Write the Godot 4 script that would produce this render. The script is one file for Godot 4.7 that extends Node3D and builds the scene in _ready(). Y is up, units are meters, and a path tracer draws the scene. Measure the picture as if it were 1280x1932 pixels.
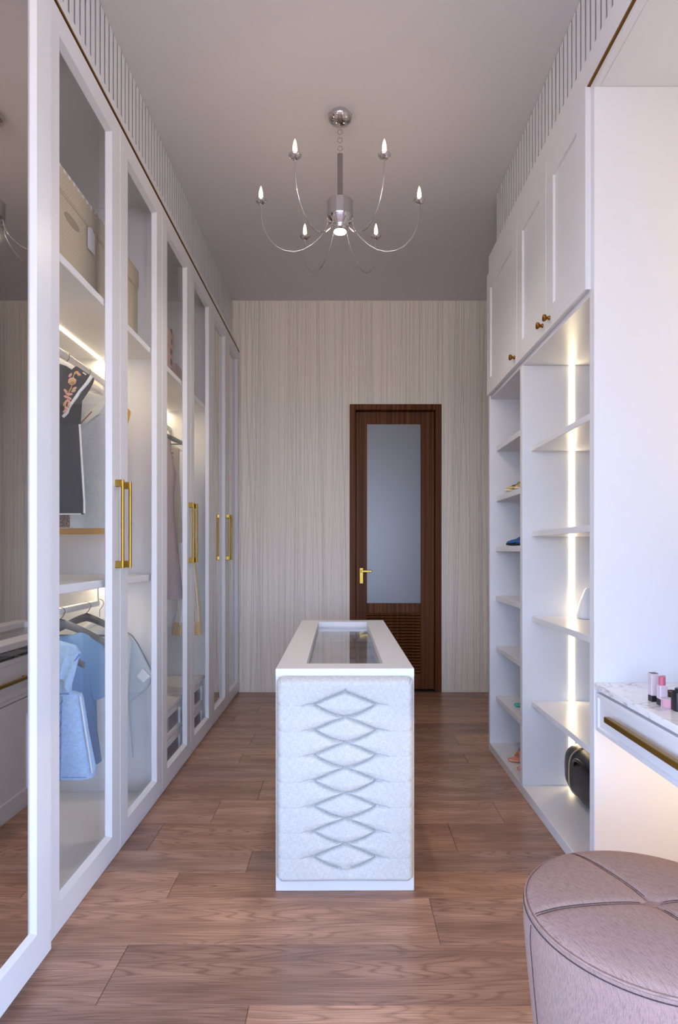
extends Node3D

# ---------------------------------------------------------------- mesh builder
class MB:
	var v := PackedVector3Array()
	var n := PackedVector3Array()
	var t := PackedVector2Array()
	var ix := PackedInt32Array()

	func guess_uv(p: Vector3, nn: Vector3) -> Vector2:
		var a := nn.abs()
		if a.y >= a.x and a.y >= a.z: return Vector2(p.x, p.z)
		if a.x >= a.z: return Vector2(p.z, -p.y)
		return Vector2(p.x, -p.y)

	func quad(a: Vector3, b: Vector3, c: Vector3, d: Vector3, uv = null) -> void:
		var nn := (c - a).cross(d - b).normalized()
		var k := v.size()
		var pts := [a, b, c, d]
		for i in 4:
			v.append(pts[i]); n.append(nn)
			t.append(uv[i] if uv != null else guess_uv(pts[i], nn))
		ix.append_array(PackedInt32Array([k, k + 2, k + 1, k, k + 3, k + 2]))

	func oq(a: Vector3, b: Vector3, c: Vector3, d: Vector3, mid: Vector3, uv = null) -> void:
		var nn := (c - a).cross(d - b)
		if nn.dot((a + b + c + d) * 0.25 - mid) >= 0.0: quad(a, b, c, d, uv)
		else: quad(d, c, b, a, null if uv == null else [uv[3], uv[2], uv[1], uv[0]])

	func tri(a: Vector3, b: Vector3, c: Vector3, mid: Vector3) -> void:
		var nn := (b - a).cross(c - a).normalized()
		if nn.dot((a + b + c) / 3.0 - mid) < 0.0:
			var q := b
			b = c; c = q; nn = -nn
		var k := v.size()
		for p in [a, b, c]:
			v.append(p); n.append(nn); t.append(guess_uv(p, nn))
		ix.append_array(PackedInt32Array([k, k + 2, k + 1]))

	# an axis-aligned box between two corners with chamfered edges
	func box(p: Vector3, q: Vector3, ch := 0.0) -> MB:
		var lo := Vector3(minf(p.x, q.x), minf(p.y, q.y), minf(p.z, q.z))
		var hi := Vector3(maxf(p.x, q.x), maxf(p.y, q.y), maxf(p.z, q.z))
		var mid := (lo + hi) * 0.5
		var h := (hi - lo) * 0.5
		ch = minf(ch, minf(h.x, minf(h.y, h.z)) * 0.9)
		var pt := func(s: Vector3, ax: int) -> Vector3:
			var e := h - Vector3(ch, ch, ch)
			e[ax] = h[ax]
			return mid + s * e
		for ax in 3:
			var b := (ax + 1) % 3
			var c := (ax + 2) % 3
			for s in [-1.0, 1.0]:
				var k: Array = []
				for w in [[-1.0, -1.0], [1.0, -1.0], [1.0, 1.0], [-1.0, 1.0]]:
					var g := Vector3()
					g[ax] = s; g[b] = w[0]; g[c] = w[1]
					k.append(pt.call(g, ax))
				oq(k[0], k[1], k[2], k[3], mid)
			if ch > 0.0:
				for s in [-1.0, 1.0]:
					for r in [-1.0, 1.0]:
						var g0 := Vector3(); var g1 := Vector3()
						g0[b] = s; g0[c] = r; g0[ax] = -1.0
						g1 = g0; g1[ax] = 1.0
						oq(pt.call(g0, b), pt.call(g1, b), pt.call(g1, c), pt.call(g0, c), mid)
		if ch > 0.0:
			for i in 8:
				var g := Vector3(-1.0 if i & 1 else 1.0, -1.0 if i & 2 else 1.0, -1.0 if i & 4 else 1.0)
				tri(pt.call(g, 0), pt.call(g, 1), pt.call(g, 2), mid)
		return self

	# smooth surface through rows of points; closed rows wrap round; out is the side that faces outwards for open sheets
	func grid(rows: Array, wrap := true, caps := true, out = null, usc := Vector2(1, 1)) -> MB:
		var nr := rows.size()
		var nc: int = rows[0].size()
		var mid := Vector3()
		for r in rows:
			for p in r: mid += p
		mid /= float(nr * nc)
		var cols := nc + 1 if wrap else nc
		var vol := 0.0
		for i in nr - 1:
			for j in cols - 1:
				var a: Vector3 = rows[i][j % nc]; var b: Vector3 = rows[i + 1][j % nc]
				var c: Vector3 = rows[i + 1][(j + 1) % nc]; var d: Vector3 = rows[i][(j + 1) % nc]
				var w := (c - a).cross(d - b)
				vol += w.dot((a + c) * 0.5 - mid) if out == null else w.dot(out)
		var sg := 1.0 if vol >= 0.0 else -1.0
		var k := v.size()
		var vrun := 0.0
		for i in nr:
			var run := 0.0
			if i > 0: vrun += (rows[i][0] - rows[i - 1][0]).length()
			for j in cols:
				var p: Vector3 = rows[i][j % nc]
				if j > 0: run += (p - rows[i][j - 1]).length()
				var jl := (j - 1 + nc) % nc if wrap else maxi(j - 1, 0)
				var jr := (j + 1) % nc if wrap else mini(j + 1, nc - 1)
				var du: Vector3 = rows[i][jr] - rows[i][jl]
				var dv: Vector3 = rows[mini(i + 1, nr - 1)][j % nc] - rows[maxi(i - 1, 0)][j % nc]
				var nn := dv.cross(du) * sg
				if nn.length_squared() < 1e-16:
					nn = p - mid
				v.append(p); n.append(nn.normalized()); t.append(Vector2(run, vrun) * usc)
		for i in nr - 1:
			for j in cols - 1:
				var a := k + i * cols + j
				var b := a + cols
				if sg > 0: ix.append_array(PackedInt32Array([a, b + 1, b, a, a + 1, b + 1]))
				else: ix.append_array(PackedInt32Array([a, b, b + 1, a, b + 1, a + 1]))
		if wrap and caps:
			for e in [0, nr - 1]:
				var c := Vector3()
				for p in rows[e]: c += p
				c /= float(nc)
				var rad := 0.0
				for p in rows[e]: rad = maxf(rad, (p - c).length())
				if rad > 1e-5:
					for j in nc: tri(c, rows[e][j], rows[e][(j + 1) % nc], mid)
		return self

	# turned shape: profile of (radius, height) round a vertical axis
	func lathe(prof: Array, at: Vector3, seg := 24, flat := false) -> MB:
		var rows := []
		for p in prof:
			var r := PackedVector3Array()
			for j in seg:
				var a := TAU * (j + 0.5) / seg
				r.append(at + Vector3(cos(a) * p.x, p.y, sin(a) * p.x))
			rows.append(r)
		if not flat: return grid(rows)
		for i in rows.size() - 1:
			for j in seg:
				var a: Vector3 = rows[i][j]; var b: Vector3 = rows[i + 1][j]
				var c: Vector3 = rows[i + 1][(j + 1) % seg]; var d: Vector3 = rows[i][(j + 1) % seg]
				var ym := (a.y + b.y) * 0.5
				var slope: float = prof[i + 1].x - prof[i].x
				var mid := at + Vector3(0, ym - at.y, 0)
				if absf(prof[i + 1].y - prof[i].y) < 1e-5:
					mid = Vector3(at.x, ym + (1.0 if i > prof.size() / 2 else -1.0) * 0.0, at.z)
				if (a - d).length() < 1e-6: tri(a, b, c, mid - Vector3(0, 0.01 * signf(slope), 0))
				elif (b - c).length() < 1e-6: tri(a, b, d, mid)
				else: oq(a, b, c, d, mid)
		return self

	func tube(pts: Array, rad, seg := 8) -> MB:
		var rows := []
		var up := Vector3(0.13, 0.97, 0.21)
		for i in pts.size():
			var dir: Vector3 = (pts[mini(i + 1, pts.size() - 1)] - pts[maxi(i - 1, 0)]).normalized()
			var x := up.cross(dir)
			if x.length() < 0.05: x = Vector3(1, 0, 0).cross(dir)
			x = x.normalized()
			up = dir.cross(x).normalized()
			var r: float = rad[i] if rad is Array else rad
			var row := PackedVector3Array()
			for j in seg:
				var a := TAU * j / seg
				row.append(pts[i] + x * cos(a) * r + up * sin(a) * r)
			rows.append(row)
		return grid(rows)

	# rings of a centre, a half-width vector and a half-depth vector, joined up
	func loft(secs: Array, seg := 24, pw := 1.0) -> MB:
		var rows := []
		for s in secs:
			var row := PackedVector3Array()
			for j in seg:
				var a := TAU * j / seg
				var c := cos(a); var d := sin(a)
				row.append(s[0] + s[1] * signf(c) * pow(absf(c), pw) + s[2] * signf(d) * pow(absf(d), pw))
			rows.append(row)
		return grid(rows)

	# flat outline (local x, y) given thickness along local z and placed
	func plate(poly: PackedVector2Array, th: float, tr: Transform3D) -> MB:
		var f := Geometry2D.triangulate_polygon(poly)
		var c2 := Vector2()
		for p in poly: c2 += p
		c2 /= poly.size()
		for s in [-0.5, 0.5]:
			var k := v.size()
			var nn := (tr.basis * Vector3(0, 0, signf(s))).normalized()
			for p in poly:
				v.append(tr * Vector3(p.x, p.y, s * th)); n.append(nn); t.append(p)
			for i in range(0, f.size(), 3):
				var a := poly[f[i]]; var b := poly[f[i + 1]]; var c := poly[f[i + 2]]
				var ccw := (b - a).cross(c - a) > 0.0
				if ccw == (s > 0): ix.append_array(PackedInt32Array([k + f[i], k + f[i + 2], k + f[i + 1]]))
				else: ix.append_array(PackedInt32Array([k + f[i], k + f[i + 1], k + f[i + 2]]))
		var cw := Geometry2D.is_polygon_clockwise(poly)
		for i in poly.size():
			var a := poly[i]; var b := poly[(i + 1) % poly.size()]
			if cw:
				var q := a
				a = b; b = q
			quad(tr * Vector3(a.x, a.y, -0.5 * th), tr * Vector3(b.x, b.y, -0.5 * th), tr * Vector3(b.x, b.y, 0.5 * th), tr * Vector3(a.x, a.y, 0.5 * th))
		return self

	# picture-frame ring: lo..hi outside, stile wide, front at z = th, its inner edge sloping back by rec over bev
	func frame(w: float, h: float, st: float, th: float, bev: float, rec: float, tr: Transform3D, top := -1.0, bot := -1.0) -> MB:
		top = st if top < 0 else top
		bot = st if bot < 0 else bot
		var e := 0.0015
		var ring := func(x0: float, y0: float, x1: float, y1: float, z: float) -> Array:
			return [tr * Vector3(x0, y0, z), tr * Vector3(x1, y0, z), tr * Vector3(x1, y1, z), tr * Vector3(x0, y1, z)]
		var rs := [
			ring.call(0, 0, w, h, 0.0), ring.call(0, 0, w, h, th - e), ring.call(e, e, w - e, h - e, th),
			ring.call(st, bot, w - st, h - top, th), ring.call(st + bev * 0.35, bot + bev * 0.35, w - st - bev * 0.35, h - top - bev * 0.35, th - rec * 0.35),
			ring.call(st + bev, bot + bev, w - st - bev, h - top - bev, th - rec), ring.call(st + bev, bot + bev, w - st - bev, h - top - bev, 0.0), ring.call(0, 0, w, h, 0.0)]
		for i in rs.size() - 1:
			for j in 4:
				var a: Vector3 = rs[i][j]; var b: Vector3 = rs[i][(j + 1) % 4]
				var c: Vector3 = rs[i + 1][(j + 1) % 4]; var d: Vector3 = rs[i + 1][j]
				quad(a, b, c, d)
		return self

	func moved(by: Vector3) -> MB:
		for i in v.size(): v[i] += by
		return self

	func placed(tr: Transform3D, from := 0) -> MB:
		for i in range(from, v.size()):
			v[i] = tr * v[i]
			n[i] = (tr.basis * n[i]).normalized()
		return self

	func mesh() -> ArrayMesh:
		var a := []
		a.resize(Mesh.ARRAY_MAX)
		a[Mesh.ARRAY_VERTEX] = v; a[Mesh.ARRAY_NORMAL] = n; a[Mesh.ARRAY_TEX_UV] = t; a[Mesh.ARRAY_INDEX] = ix
		var m := ArrayMesh.new()
		m.add_surface_from_arrays(Mesh.PRIMITIVE_TRIANGLES, a)
		return m

# ---------------------------------------------------------------- naming helpers
var used := {}
var rng := RandomNumberGenerator.new()
var mat := {}

func numbered(called: String) -> String:
	var k: int = used.get(called, 0)
	used[called] = k + 1
	return called if k == 0 else "%s_%03d" % [called, k]

func thing(called: String, label: String, category: String, at: Vector3, group := "") -> Node3D:
	var o := Node3D.new()
	o.name = numbered(called)
	add_child(o, true)
	o.position = at
	o.set_meta("label", label); o.set_meta("category", category)
	if group: o.set_meta("group", group)
	return o

func structure(called: String, at := Vector3.ZERO) -> Node3D:
	var o := Node3D.new()
	o.name = called
	add_child(o, true)
	o.position = at
	o.set_meta("kind", "structure")
	return o

func origin_of(p: Node) -> Vector3:
	var w := Vector3()
	while p != self and p is Node3D:
		w += p.position
		p = p.get_parent()
	return w

func put(called: String, mesh: Mesh, m: Material, parent: Node, at := Vector3.ZERO, turn := Vector3.ZERO) -> MeshInstance3D:
	var o := MeshInstance3D.new()
	o.mesh = mesh
	o.material_override = m
	var k := 0
	var nm := called
	while parent.has_node(nm):
		k += 1
		nm = "%s_%03d" % [called, k]
	o.name = nm
	parent.add_child(o, true)
	o.position = at
	o.rotation = turn
	o.cast_shadow = GeometryInstance3D.SHADOW_CASTING_SETTING_ON
	return o

# a part whose shape was written in world coordinates
func part(called: String, b: MB, m: Material, parent: Node, label := "") -> MeshInstance3D:
	b.moved(-origin_of(parent))
	var o := put(called, b.mesh(), m, parent)
	if label: o.set_meta("label", label)
	return o

func P(x: float, y: float, d: float) -> Vector3:
	return Vector3(x, y, -d)

func bx(x0: float, x1: float, y0: float, y1: float, d0: float, d1: float, ch := 0.002) -> MB:
	return MB.new().box(P(x0, y0, d0), P(x1, y1, d1), ch)

func smat(c: Color, rough := 0.5, metal := 0.0) -> StandardMaterial3D:
	var m := StandardMaterial3D.new()
	m.albedo_color = c
	m.roughness = rough
	m.metallic = metal
	return m

func rgb(r: int, g: int, b: int) -> Color:
	return Color(r / 255.0, g / 255.0, b / 255.0)

func noise(freq: float, sd: int, oct := 3) -> FastNoiseLite:
	var f := FastNoiseLite.new()
	f.noise_type = FastNoiseLite.TYPE_SIMPLEX_SMOOTH
	f.seed = sd; f.frequency = freq
	f.fractal_octaves = oct
	return f

func tex(w: int, h: int, data: PackedByteArray, fmt := Image.FORMAT_RGB8) -> ImageTexture:
	return ImageTexture.create_from_image(Image.create_from_data(w, h, false, fmt, data))

func glow(c: Color, e: float) -> StandardMaterial3D:
	var m := smat(c, 0.5)
	m.emission_enabled = true
	m.emission = c
	m.emission_energy_multiplier = e
	return m

# ---------------------------------------------------------------- surfaces
func wood_floor_texture() -> Array:
	var w := 1024; var h := 1024
	var warp := noise(1.0, 11, 3); var fib := noise(1.0, 5, 2); var blot := noise(1.0, 8, 3)
	var col := PackedByteArray(); col.resize(w * h * 3)
	var hei := PackedByteArray(); hei.resize(w * h)
	for y in h:
		var q := float(y) / h
		for x in w:
			var p := 2.0 * x / w
			var k := warp.get_noise_2d(p * 0.55, q * 4.6)
			var ring := q * 46.0 + k * 9.0 + 0.3 * blot.get_noise_2d(p * 3.0, q * 22.0)
			ring = ring - floorf(ring)
			var line := pow(maxf(0.0, 1.0 - absf(ring - 0.5) * 3.4), 1.6)
			var f := fib.get_noise_2d(p * 4.5, q * 300.0)
			var b := blot.get_noise_2d(p * 1.6, q * 9.0)
			var s := clampf(0.62 - 0.42 * line * (0.6 + 0.9 * b) + 0.34 * f + 0.4 * b, 0.0, 1.0)
			var i := (y * w + x) * 3
			col[i] = int(lerpf(124, 211, s)); col[i + 1] = int(lerpf(92, 170, s)); col[i + 2] = int(lerpf(77, 147, s))
			hei[y * w + x] = int(255.0 * clampf(0.7 - 0.5 * line + 0.35 * f, 0.0, 1.0))
	return [tex(w, h, col), tex(w, h, hei, Image.FORMAT_L8)]

func door_wood_texture() -> ImageTexture:
	var w := 512; var h := 512
	var a := noise(1.0, 31, 3); var b := noise(1.0, 37, 2)
	var col := PackedByteArray(); col.resize(w * h * 3)
	for y in h:
		for x in w:
			var p := float(x) / w; var q := float(y) / h
			var s := 0.5 + 0.55 * a.get_noise_2d(p * 22.0, q * 0.7) + 0.3 * b.get_noise_2d(p * 120.0, q * 3.0)
			s = clampf(s, 0.0, 1.0)
			var i := (y * w + x) * 3
			col[i] = int(lerpf(60, 138, s)); col[i + 1] = int(lerpf(32, 79, s)); col[i + 2] = int(lerpf(11, 36, s))
	return tex(w, h, col)

# wallpaper with fine raised threads that lean a little and bunch up
func wallpaper_texture() -> Array:
	var w := 1536; var h := 1024
	var g := RandomNumberGenerator.new(); g.seed = 77
	var dark := PackedFloat32Array(); dark.resize(w * h)
	for k in 400:
		var x0 := g.randf_range(-60, w + 60)
		var dens := 0.5 + 0.5 * sin(x0 * 0.021) * sin(x0 * 0.0063 + 1.0)
		if g.randf() > 0.45 + 0.6 * dens: continue
		var lean := g.randfn(0.0, 44.0)
		var bow := g.randfn(0.0, 9.0)
		var wd := g.randf_range(0.75, 1.3)
		var dep := g.randf_range(0.3, 1.0)
		for y in h:
			var s := float(y) / h - 0.5
			var cx := x0 + lean * s + bow * sin(s * 6.0)
			for xx in range(int(cx - wd - 1), int(cx + wd + 3)):
				if xx < 0 or xx >= w: continue
				var c := clampf(1.0 - absf(xx - cx) / wd, 0.0, 1.0) * dep
				var i := y * w + xx
				if c > dark[i]: dark[i] = c
	var nz := noise(0.21, 3, 2); var weave := noise(0.9, 4, 1)
	var col := PackedByteArray(); col.resize(w * h * 3)
	var hei := PackedByteArray(); hei.resize(w * h)
	for y in h:
		for x in w:
			var i := y * w + x
			var f := 1.0 - 0.23 * dark[i] + 0.035 * weave.get_noise_2d(x, y) + 0.02 * nz.get_noise_2d(x * 1.5, y * 0.1)
			col[i * 3] = int(clampf(246 * f, 0, 255)); col[i * 3 + 1] = int(clampf(237 * f, 0, 255)); col[i * 3 + 2] = int(clampf(224 * f, 0, 255))
			hei[i] = int(255 * clampf(0.8 - 0.7 * dark[i] + 0.1 * weave.get_noise_2d(x, y), 0, 1))
	return [tex(w, h, col), tex(w, h, hei, Image.FORMAT_L8)]

func cloth_texture(c: Color, amt: float, fx: float, fy: float, sd: int, n := 512) -> ImageTexture:
	var a := noise(1.0, sd, 1); var b := noise(1.0, sd + 1, 1)
	var col := PackedByteArray(); col.resize(n * n * 3)
	for y in n:
		for x in n:
			var s := a.get_noise_2d(x * fx, y * fy * 0.06) + b.get_noise_2d(x * fx * 0.06, y * fy)
			var f := 1.0 + amt * s
			var i := (y * n + x) * 3
			col[i] = int(clampf(c.r * f, 0, 1) * 255); col[i + 1] = int(clampf(c.g * f, 0, 1) * 255); col[i + 2] = int(clampf(c.b * f, 0, 1) * 255)
	return tex(n, n, col)

# tweed with broken dark streaks along one thread direction
func tweed_texture() -> ImageTexture:
	var n := 768
	var a := noise(1.0, 51, 2); var b := noise(1.0, 52, 1)
	var col := PackedByteArray(); col.resize(n * n * 3)
	for y in n:
		for x in n:
			var s := a.get_noise_2d(x * 0.42, y * 0.022)
			var f := 1.0 - 0.22 * clampf(s * 1.7 - 0.1, 0.0, 1.0) + 0.16 * b.get_noise_2d(x * 0.8, y * 0.5)
			var i := (y * n + x) * 3
			col[i] = int(clampf(0.625 * f, 0, 1) * 255); col[i + 1] = int(clampf(0.515 * f, 0, 1) * 255); col[i + 2] = int(clampf(0.485 * f, 0, 1) * 255)
	return tex(n, n, col)

func marble_texture() -> ImageTexture:
	var n := 768
	var a := noise(1.0, 61, 4); var b := noise(1.0, 62, 4)
	var col := PackedByteArray(); col.resize(n * n * 3)
	for y in n:
		for x in n:
			var p := float(x) / n * 3.0; var q := float(y) / n * 3.0
			var k := absf(a.get_noise_2d(p + 0.8 * b.get_noise_2d(p, q), q * 1.7 + 0.6 * p))
			var vein := pow(clampf(1.0 - k * 9.0, 0.0, 1.0), 1.4)
			var f := 0.93 - 0.27 * vein * clampf(0.5 + b.get_noise_2d(q * 2.0, p), 0.0, 1.0) + 0.03 * b.get_noise_2d(p * 2.0, q * 2.0)
			var i := (y * n + x) * 3
			col[i] = int(f * 255); col[i + 1] = int(f * 253); col[i + 2] = int(f * 255)
	return tex(n, n, col)

func weave_texture() -> ImageTexture:
	var n := 256
	var a := noise(0.3, 71, 2)
	var col := PackedByteArray(); col.resize(n * n * 3)
	for y in n:
		for x in n:
			var over := (x / 8 + y / 8) % 2 == 0
			var e := sin(PI * (x % 8) / 8.0) if over else sin(PI * (y % 8) / 8.0)
			var f := 0.8 + 0.16 * e + 0.1 * a.get_noise_2d(x, y)
			var i := (y * n + x) * 3
			col[i] = int(clampf(214 * f, 0, 255)); col[i + 1] = int(clampf(196 * f, 0, 255)); col[i + 2] = int(clampf(164 * f, 0, 255))
	return tex(n, n, col)

func speckle_texture(base: Color, spot: Color, freq: float, cut: float, sd: int) -> ImageTexture:
	var n := 256
	var a := noise(freq, sd, 2)
	var col := PackedByteArray(); col.resize(n * n * 3)
	for y in n:
		for x in n:
			var c := base.lerp(spot, clampf((a.get_noise_2d(x, y) - cut) * 7.0, 0.0, 1.0))
			var i := (y * n + x) * 3
			col[i] = int(c.r * 255); col[i + 1] = int(c.g * 255); col[i + 2] = int(c.b * 255)
	return tex(n, n, col)

func textured(t: Texture2D, tint: Color, rough: float, uvs: Vector3) -> StandardMaterial3D:
	var m := smat(tint, rough)
	m.albedo_texture = t
	m.uv1_scale = uvs
	return m

func relief(m: StandardMaterial3D, t: Texture2D, cm: float) -> StandardMaterial3D:
	m.heightmap_enabled = true
	m.heightmap_texture = t
	m.heightmap_scale = cm
	return m

func make_materials() -> void:
	mat.lacquer = smat(rgb(222, 222, 226), 0.34)          # white sprayed furniture board
	mat.lacquer.metallic_specular = 0.5
	mat.board = smat(rgb(229, 229, 231), 0.55)            # white melamine inside the cupboards
	mat.paint = smat(rgb(222, 219, 222), 0.85)            # ceiling paint
	mat.plaster = smat(rgb(232, 229, 226), 0.9)
	mat.brass = smat(rgb(166, 134, 62), 0.34, 1.0)
	mat.bronze = smat(rgb(142, 96, 36), 0.36, 1.0)
	mat.chrome = smat(rgb(214, 210, 210), 0.07, 1.0)
	mat.steel = smat(rgb(150, 144, 144), 0.32, 0.75)
	mat.mirror = smat(rgb(212, 208, 206), 0.015, 1.0)
	var g := smat(Color(0.96, 0.97, 0.98, 0.04), 0.02)
	g.transparency = BaseMaterial3D.TRANSPARENCY_ALPHA
	g.metallic_specular = 0.25
	mat.glass = g
	mat.top_glass = g.duplicate()
	mat.top_glass.metallic_specular = 0.5
	mat.satin = smat(rgb(128, 130, 138), 0.3)
	mat.satin.metallic_specular = 0.6
	var fl := wood_floor_texture()
	mat.planks = []
	for c in [rgb(238, 236, 234), rgb(254, 248, 240), rgb(216, 212, 212), rgb(246, 240, 236), rgb(232, 222, 212)]:
		mat.planks.append(relief(textured(fl[0], c, 0.27, Vector3(1, 1, 1)), fl[1], 0.05))
	var dw := door_wood_texture()
	mat.walnut = textured(dw, Color(1, 1, 1), 0.5, Vector3(1.6, 0.33, 1))
	mat.walnut.metallic_specular = 0.32
	var wp := wallpaper_texture()
	mat.wallpaper = relief(textured(wp[0], Color(1, 1, 1), 0.8, Vector3(1, 1, 1)), wp[1], 0.25)
	mat.linen = textured(cloth_texture(Color(0.77, 0.775, 0.77), 0.065, 0.42, 0.42, 21), Color(1, 1, 1), 0.9, Vector3(3.4, 3.4, 1))
	mat.tweed = textured(tweed_texture(), Color(1, 1, 1), 0.92, Vector3(2.2, 2.2, 1))
	mat.thread = smat(rgb(62, 52, 56), 0.8)
	mat.marble = textured(marble_texture(), Color(1, 1, 1), 0.12, Vector3(1.1, 1.1, 1))
	mat.weave = textured(weave_texture(), Color(1, 1, 1), 0.85, Vector3(4, 4, 1))
	mat.tag = smat(rgb(226, 226, 230), 0.6)
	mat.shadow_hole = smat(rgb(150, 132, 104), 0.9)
	mat.pink_card = smat(rgb(206, 168, 160), 0.7)
	mat.ribbon = smat(rgb(96, 74, 78), 0.6)
	mat.black_cloth = smat(rgb(15, 14, 14), 0.95)
	mat.white_cloth = textured(cloth_texture(Color(0.9, 0.91, 0.92), 0.03, 0.4, 0.4, 24, 256), Color(1, 1, 1), 0.85, Vector3(3, 3, 1))
	mat.mustard = smat(rgb(214, 160, 24), 0.8)
	mat.denim = textured(cloth_texture(Color(0.62, 0.76, 0.92), 0.08, 0.6, 0.6, 27, 256), Color(1, 1, 1), 0.85, Vector3(4, 4, 1))
	mat.denim_pale = smat(rgb(206, 222, 242), 0.85)
	mat.denim_dark = smat(rgb(96, 136, 204), 0.85)
	mat.blue_cloth = smat(rgb(112, 160, 214), 0.8)
	mat.sheer = smat(rgb(200, 210, 216), 0.7)
	mat.mauve = smat(rgb(150, 126, 132), 0.85)
	mat.cream = smat(rgb(206, 192, 176), 0.85)
	mat.robe = textured(speckle_texture(rgb(198, 166, 98), rgb(216, 194, 140), 0.14, 0.0, 81), Color(1, 1, 1), 0.8, Vector3(3, 3, 1))
	mat.leopard = textured(speckle_texture(rgb(150, 112, 84), rgb(62, 46, 40), 0.09, 0.05, 83), Color(1, 1, 1), 0.8, Vector3(5, 5, 1))
	mat.hanger_black = smat(rgb(44, 42, 46), 0.45)
	mat.hanger_grey = smat(rgb(84, 88, 96), 0.5)
	mat.hanger_white = smat(rgb(226, 224, 224), 0.4)
	mat.wire = smat(rgb(120, 116, 116), 0.25, 1.0)
	mat.gold_thread = smat(rgb(206, 160, 92), 0.7)
	mat.rose_thread = smat(rgb(222, 160, 146), 0.7)
	mat.leaf_thread = smat(rgb(150, 140, 70), 0.7)
	mat.rust_thread = smat(rgb(166, 92, 58), 0.7)
	mat.drawer_glass = smat(rgb(120, 122, 132), 0.12)
	mat.bag_leather = smat(rgb(27, 13, 14), 0.42)
	mat.piping = smat(rgb(196, 168, 130), 0.5)
	mat.white_leather = smat(rgb(226, 226, 230), 0.4)
	mat.bulb = glow(Color(1.0, 0.86, 0.6), 9.0)
	mat.lens = glow(Color(1.0, 0.95, 0.85), 6.0)
	mat.led = glow(Color(1.0, 0.93, 0.78), 4.0)
	mat.led_soft = glow(Color(1.0, 0.84, 0.58), 2.0)
	mat.tube_pink = smat(rgb(206, 188, 196), 0.35)
	mat.lip = smat(rgb(190, 96, 118), 0.4)
	mat.pink_inside = smat(rgb(204, 146, 158), 0.5)
	mat.black_plastic = smat(rgb(24, 24, 32), 0.35)
	mat.brown_plastic = smat(rgb(70, 42, 24), 0.4)
	mat.powder = smat(rgb(206, 172, 140), 0.8)
	mat.sole = smat(rgb(228, 220, 206), 0.7)
	mat.sneaker_green = smat(rgb(124, 148, 92), 0.7)
	mat.sneaker_gold = smat(rgb(196, 164, 100), 0.7)
	mat.sneaker_rose = smat(rgb(214, 178, 178), 0.7)
	mat.shoe_blue = smat(rgb(8, 82, 150), 0.5)
	mat.shoe_black = smat(rgb(16, 18, 24), 0.5)
	mat.teal = smat(rgb(60, 178, 172), 0.6)
	mat.coral = smat(rgb(222, 156, 136), 0.6)
	mat.grey_suede = smat(rgb(150, 146, 148), 0.8)
	mat.velvet = smat(rgb(120, 122, 132), 0.9)
	mat.earth = smat(rgb(120, 122, 120), 0.95)

# ---------------------------------------------------------------- lights that belong to lamps
func omni(called: String, parent: Node, at: Vector3, c: Color, e: float, size := 0.01) -> void:
	var l := OmniLight3D.new()
	l.name = called
	l.light_color = c; l.light_energy = e; l.light_size = size
	l.omni_range = 14.0; l.omni_attenuation = 2.0; l.shadow_enabled = true
	parent.add_child(l, true)
	l.position = at

func area(called: String, parent: Node, at: Vector3, turn: Vector3, size: Vector2, c: Color, e: float) -> void:
	var l := AreaLight3D.new()
	l.name = called
	l.light_color = c; l.light_energy = e
	l.area_size = size; l.area_range = 14.0; l.area_attenuation = 2.0; l.shadow_enabled = true
	l.area_normalize_energy = true
	parent.add_child(l, true)
	l.position = at
	l.rotation = turn

# ---------------------------------------------------------------- scene
const LX := -0.851      # front of the glazed doors on the left
const RX := 0.845       # front of the shelving on the right
const BACK := 4.9       # distance of the papered wall
const TOP := 3.2

func _ready() -> void:
	rng.seed = 4242
	setup_camera()
	setup_light()
	make_materials()
	build_room()
	build_floor()
	build_door()
	build_left()
	build_right()
	build_vanity()
	build_island()
	build_chandelier()
	build_ottoman()
	build_clothes()
	build_boxes()
	build_shoes_and_bags()
	build_cosmetics()

func setup_camera() -> void:
	var c := Camera3D.new()
	c.name = "camera"
	c.projection = Camera3D.PROJECTION_FRUSTUM
	c.keep_aspect = Camera3D.KEEP_HEIGHT
	c.near = 0.05; c.far = 60.0
	var f := 1131.0
	c.size = 2.0 * c.near * 966.0 / f
	c.frustum_offset = Vector2(-8.5, 74.0) / f * c.near
	add_child(c)
	c.position = Vector3(0, 1.152, 0)
	c.current = true

func setup_light() -> void:
	var e := Environment.new()
	e.background_mode = Environment.BG_SKY
	var s := ProceduralSkyMaterial.new()
	s.sky_top_color = rgb(150, 188, 244)
	s.sky_horizon_color = rgb(198, 220, 254)
	s.ground_bottom_color = rgb(160, 156, 156)
	s.ground_horizon_color = rgb(172, 170, 172)
	s.sun_angle_max = 0.0
	var sky := Sky.new()
	sky.sky_material = s
	e.sky = sky
	e.background_energy_multiplier = 13.5
	e.tonemap_mode = Environment.TONE_MAPPER_LINEAR
	e.tonemap_exposure = 0.97
	e.sdfgi_enabled = true; e.ssao_enabled = true; e.ssil_enabled = true
	var w := WorldEnvironment.new()
	w.name = "world"
	w.environment = e
	add_child(w)

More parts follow.
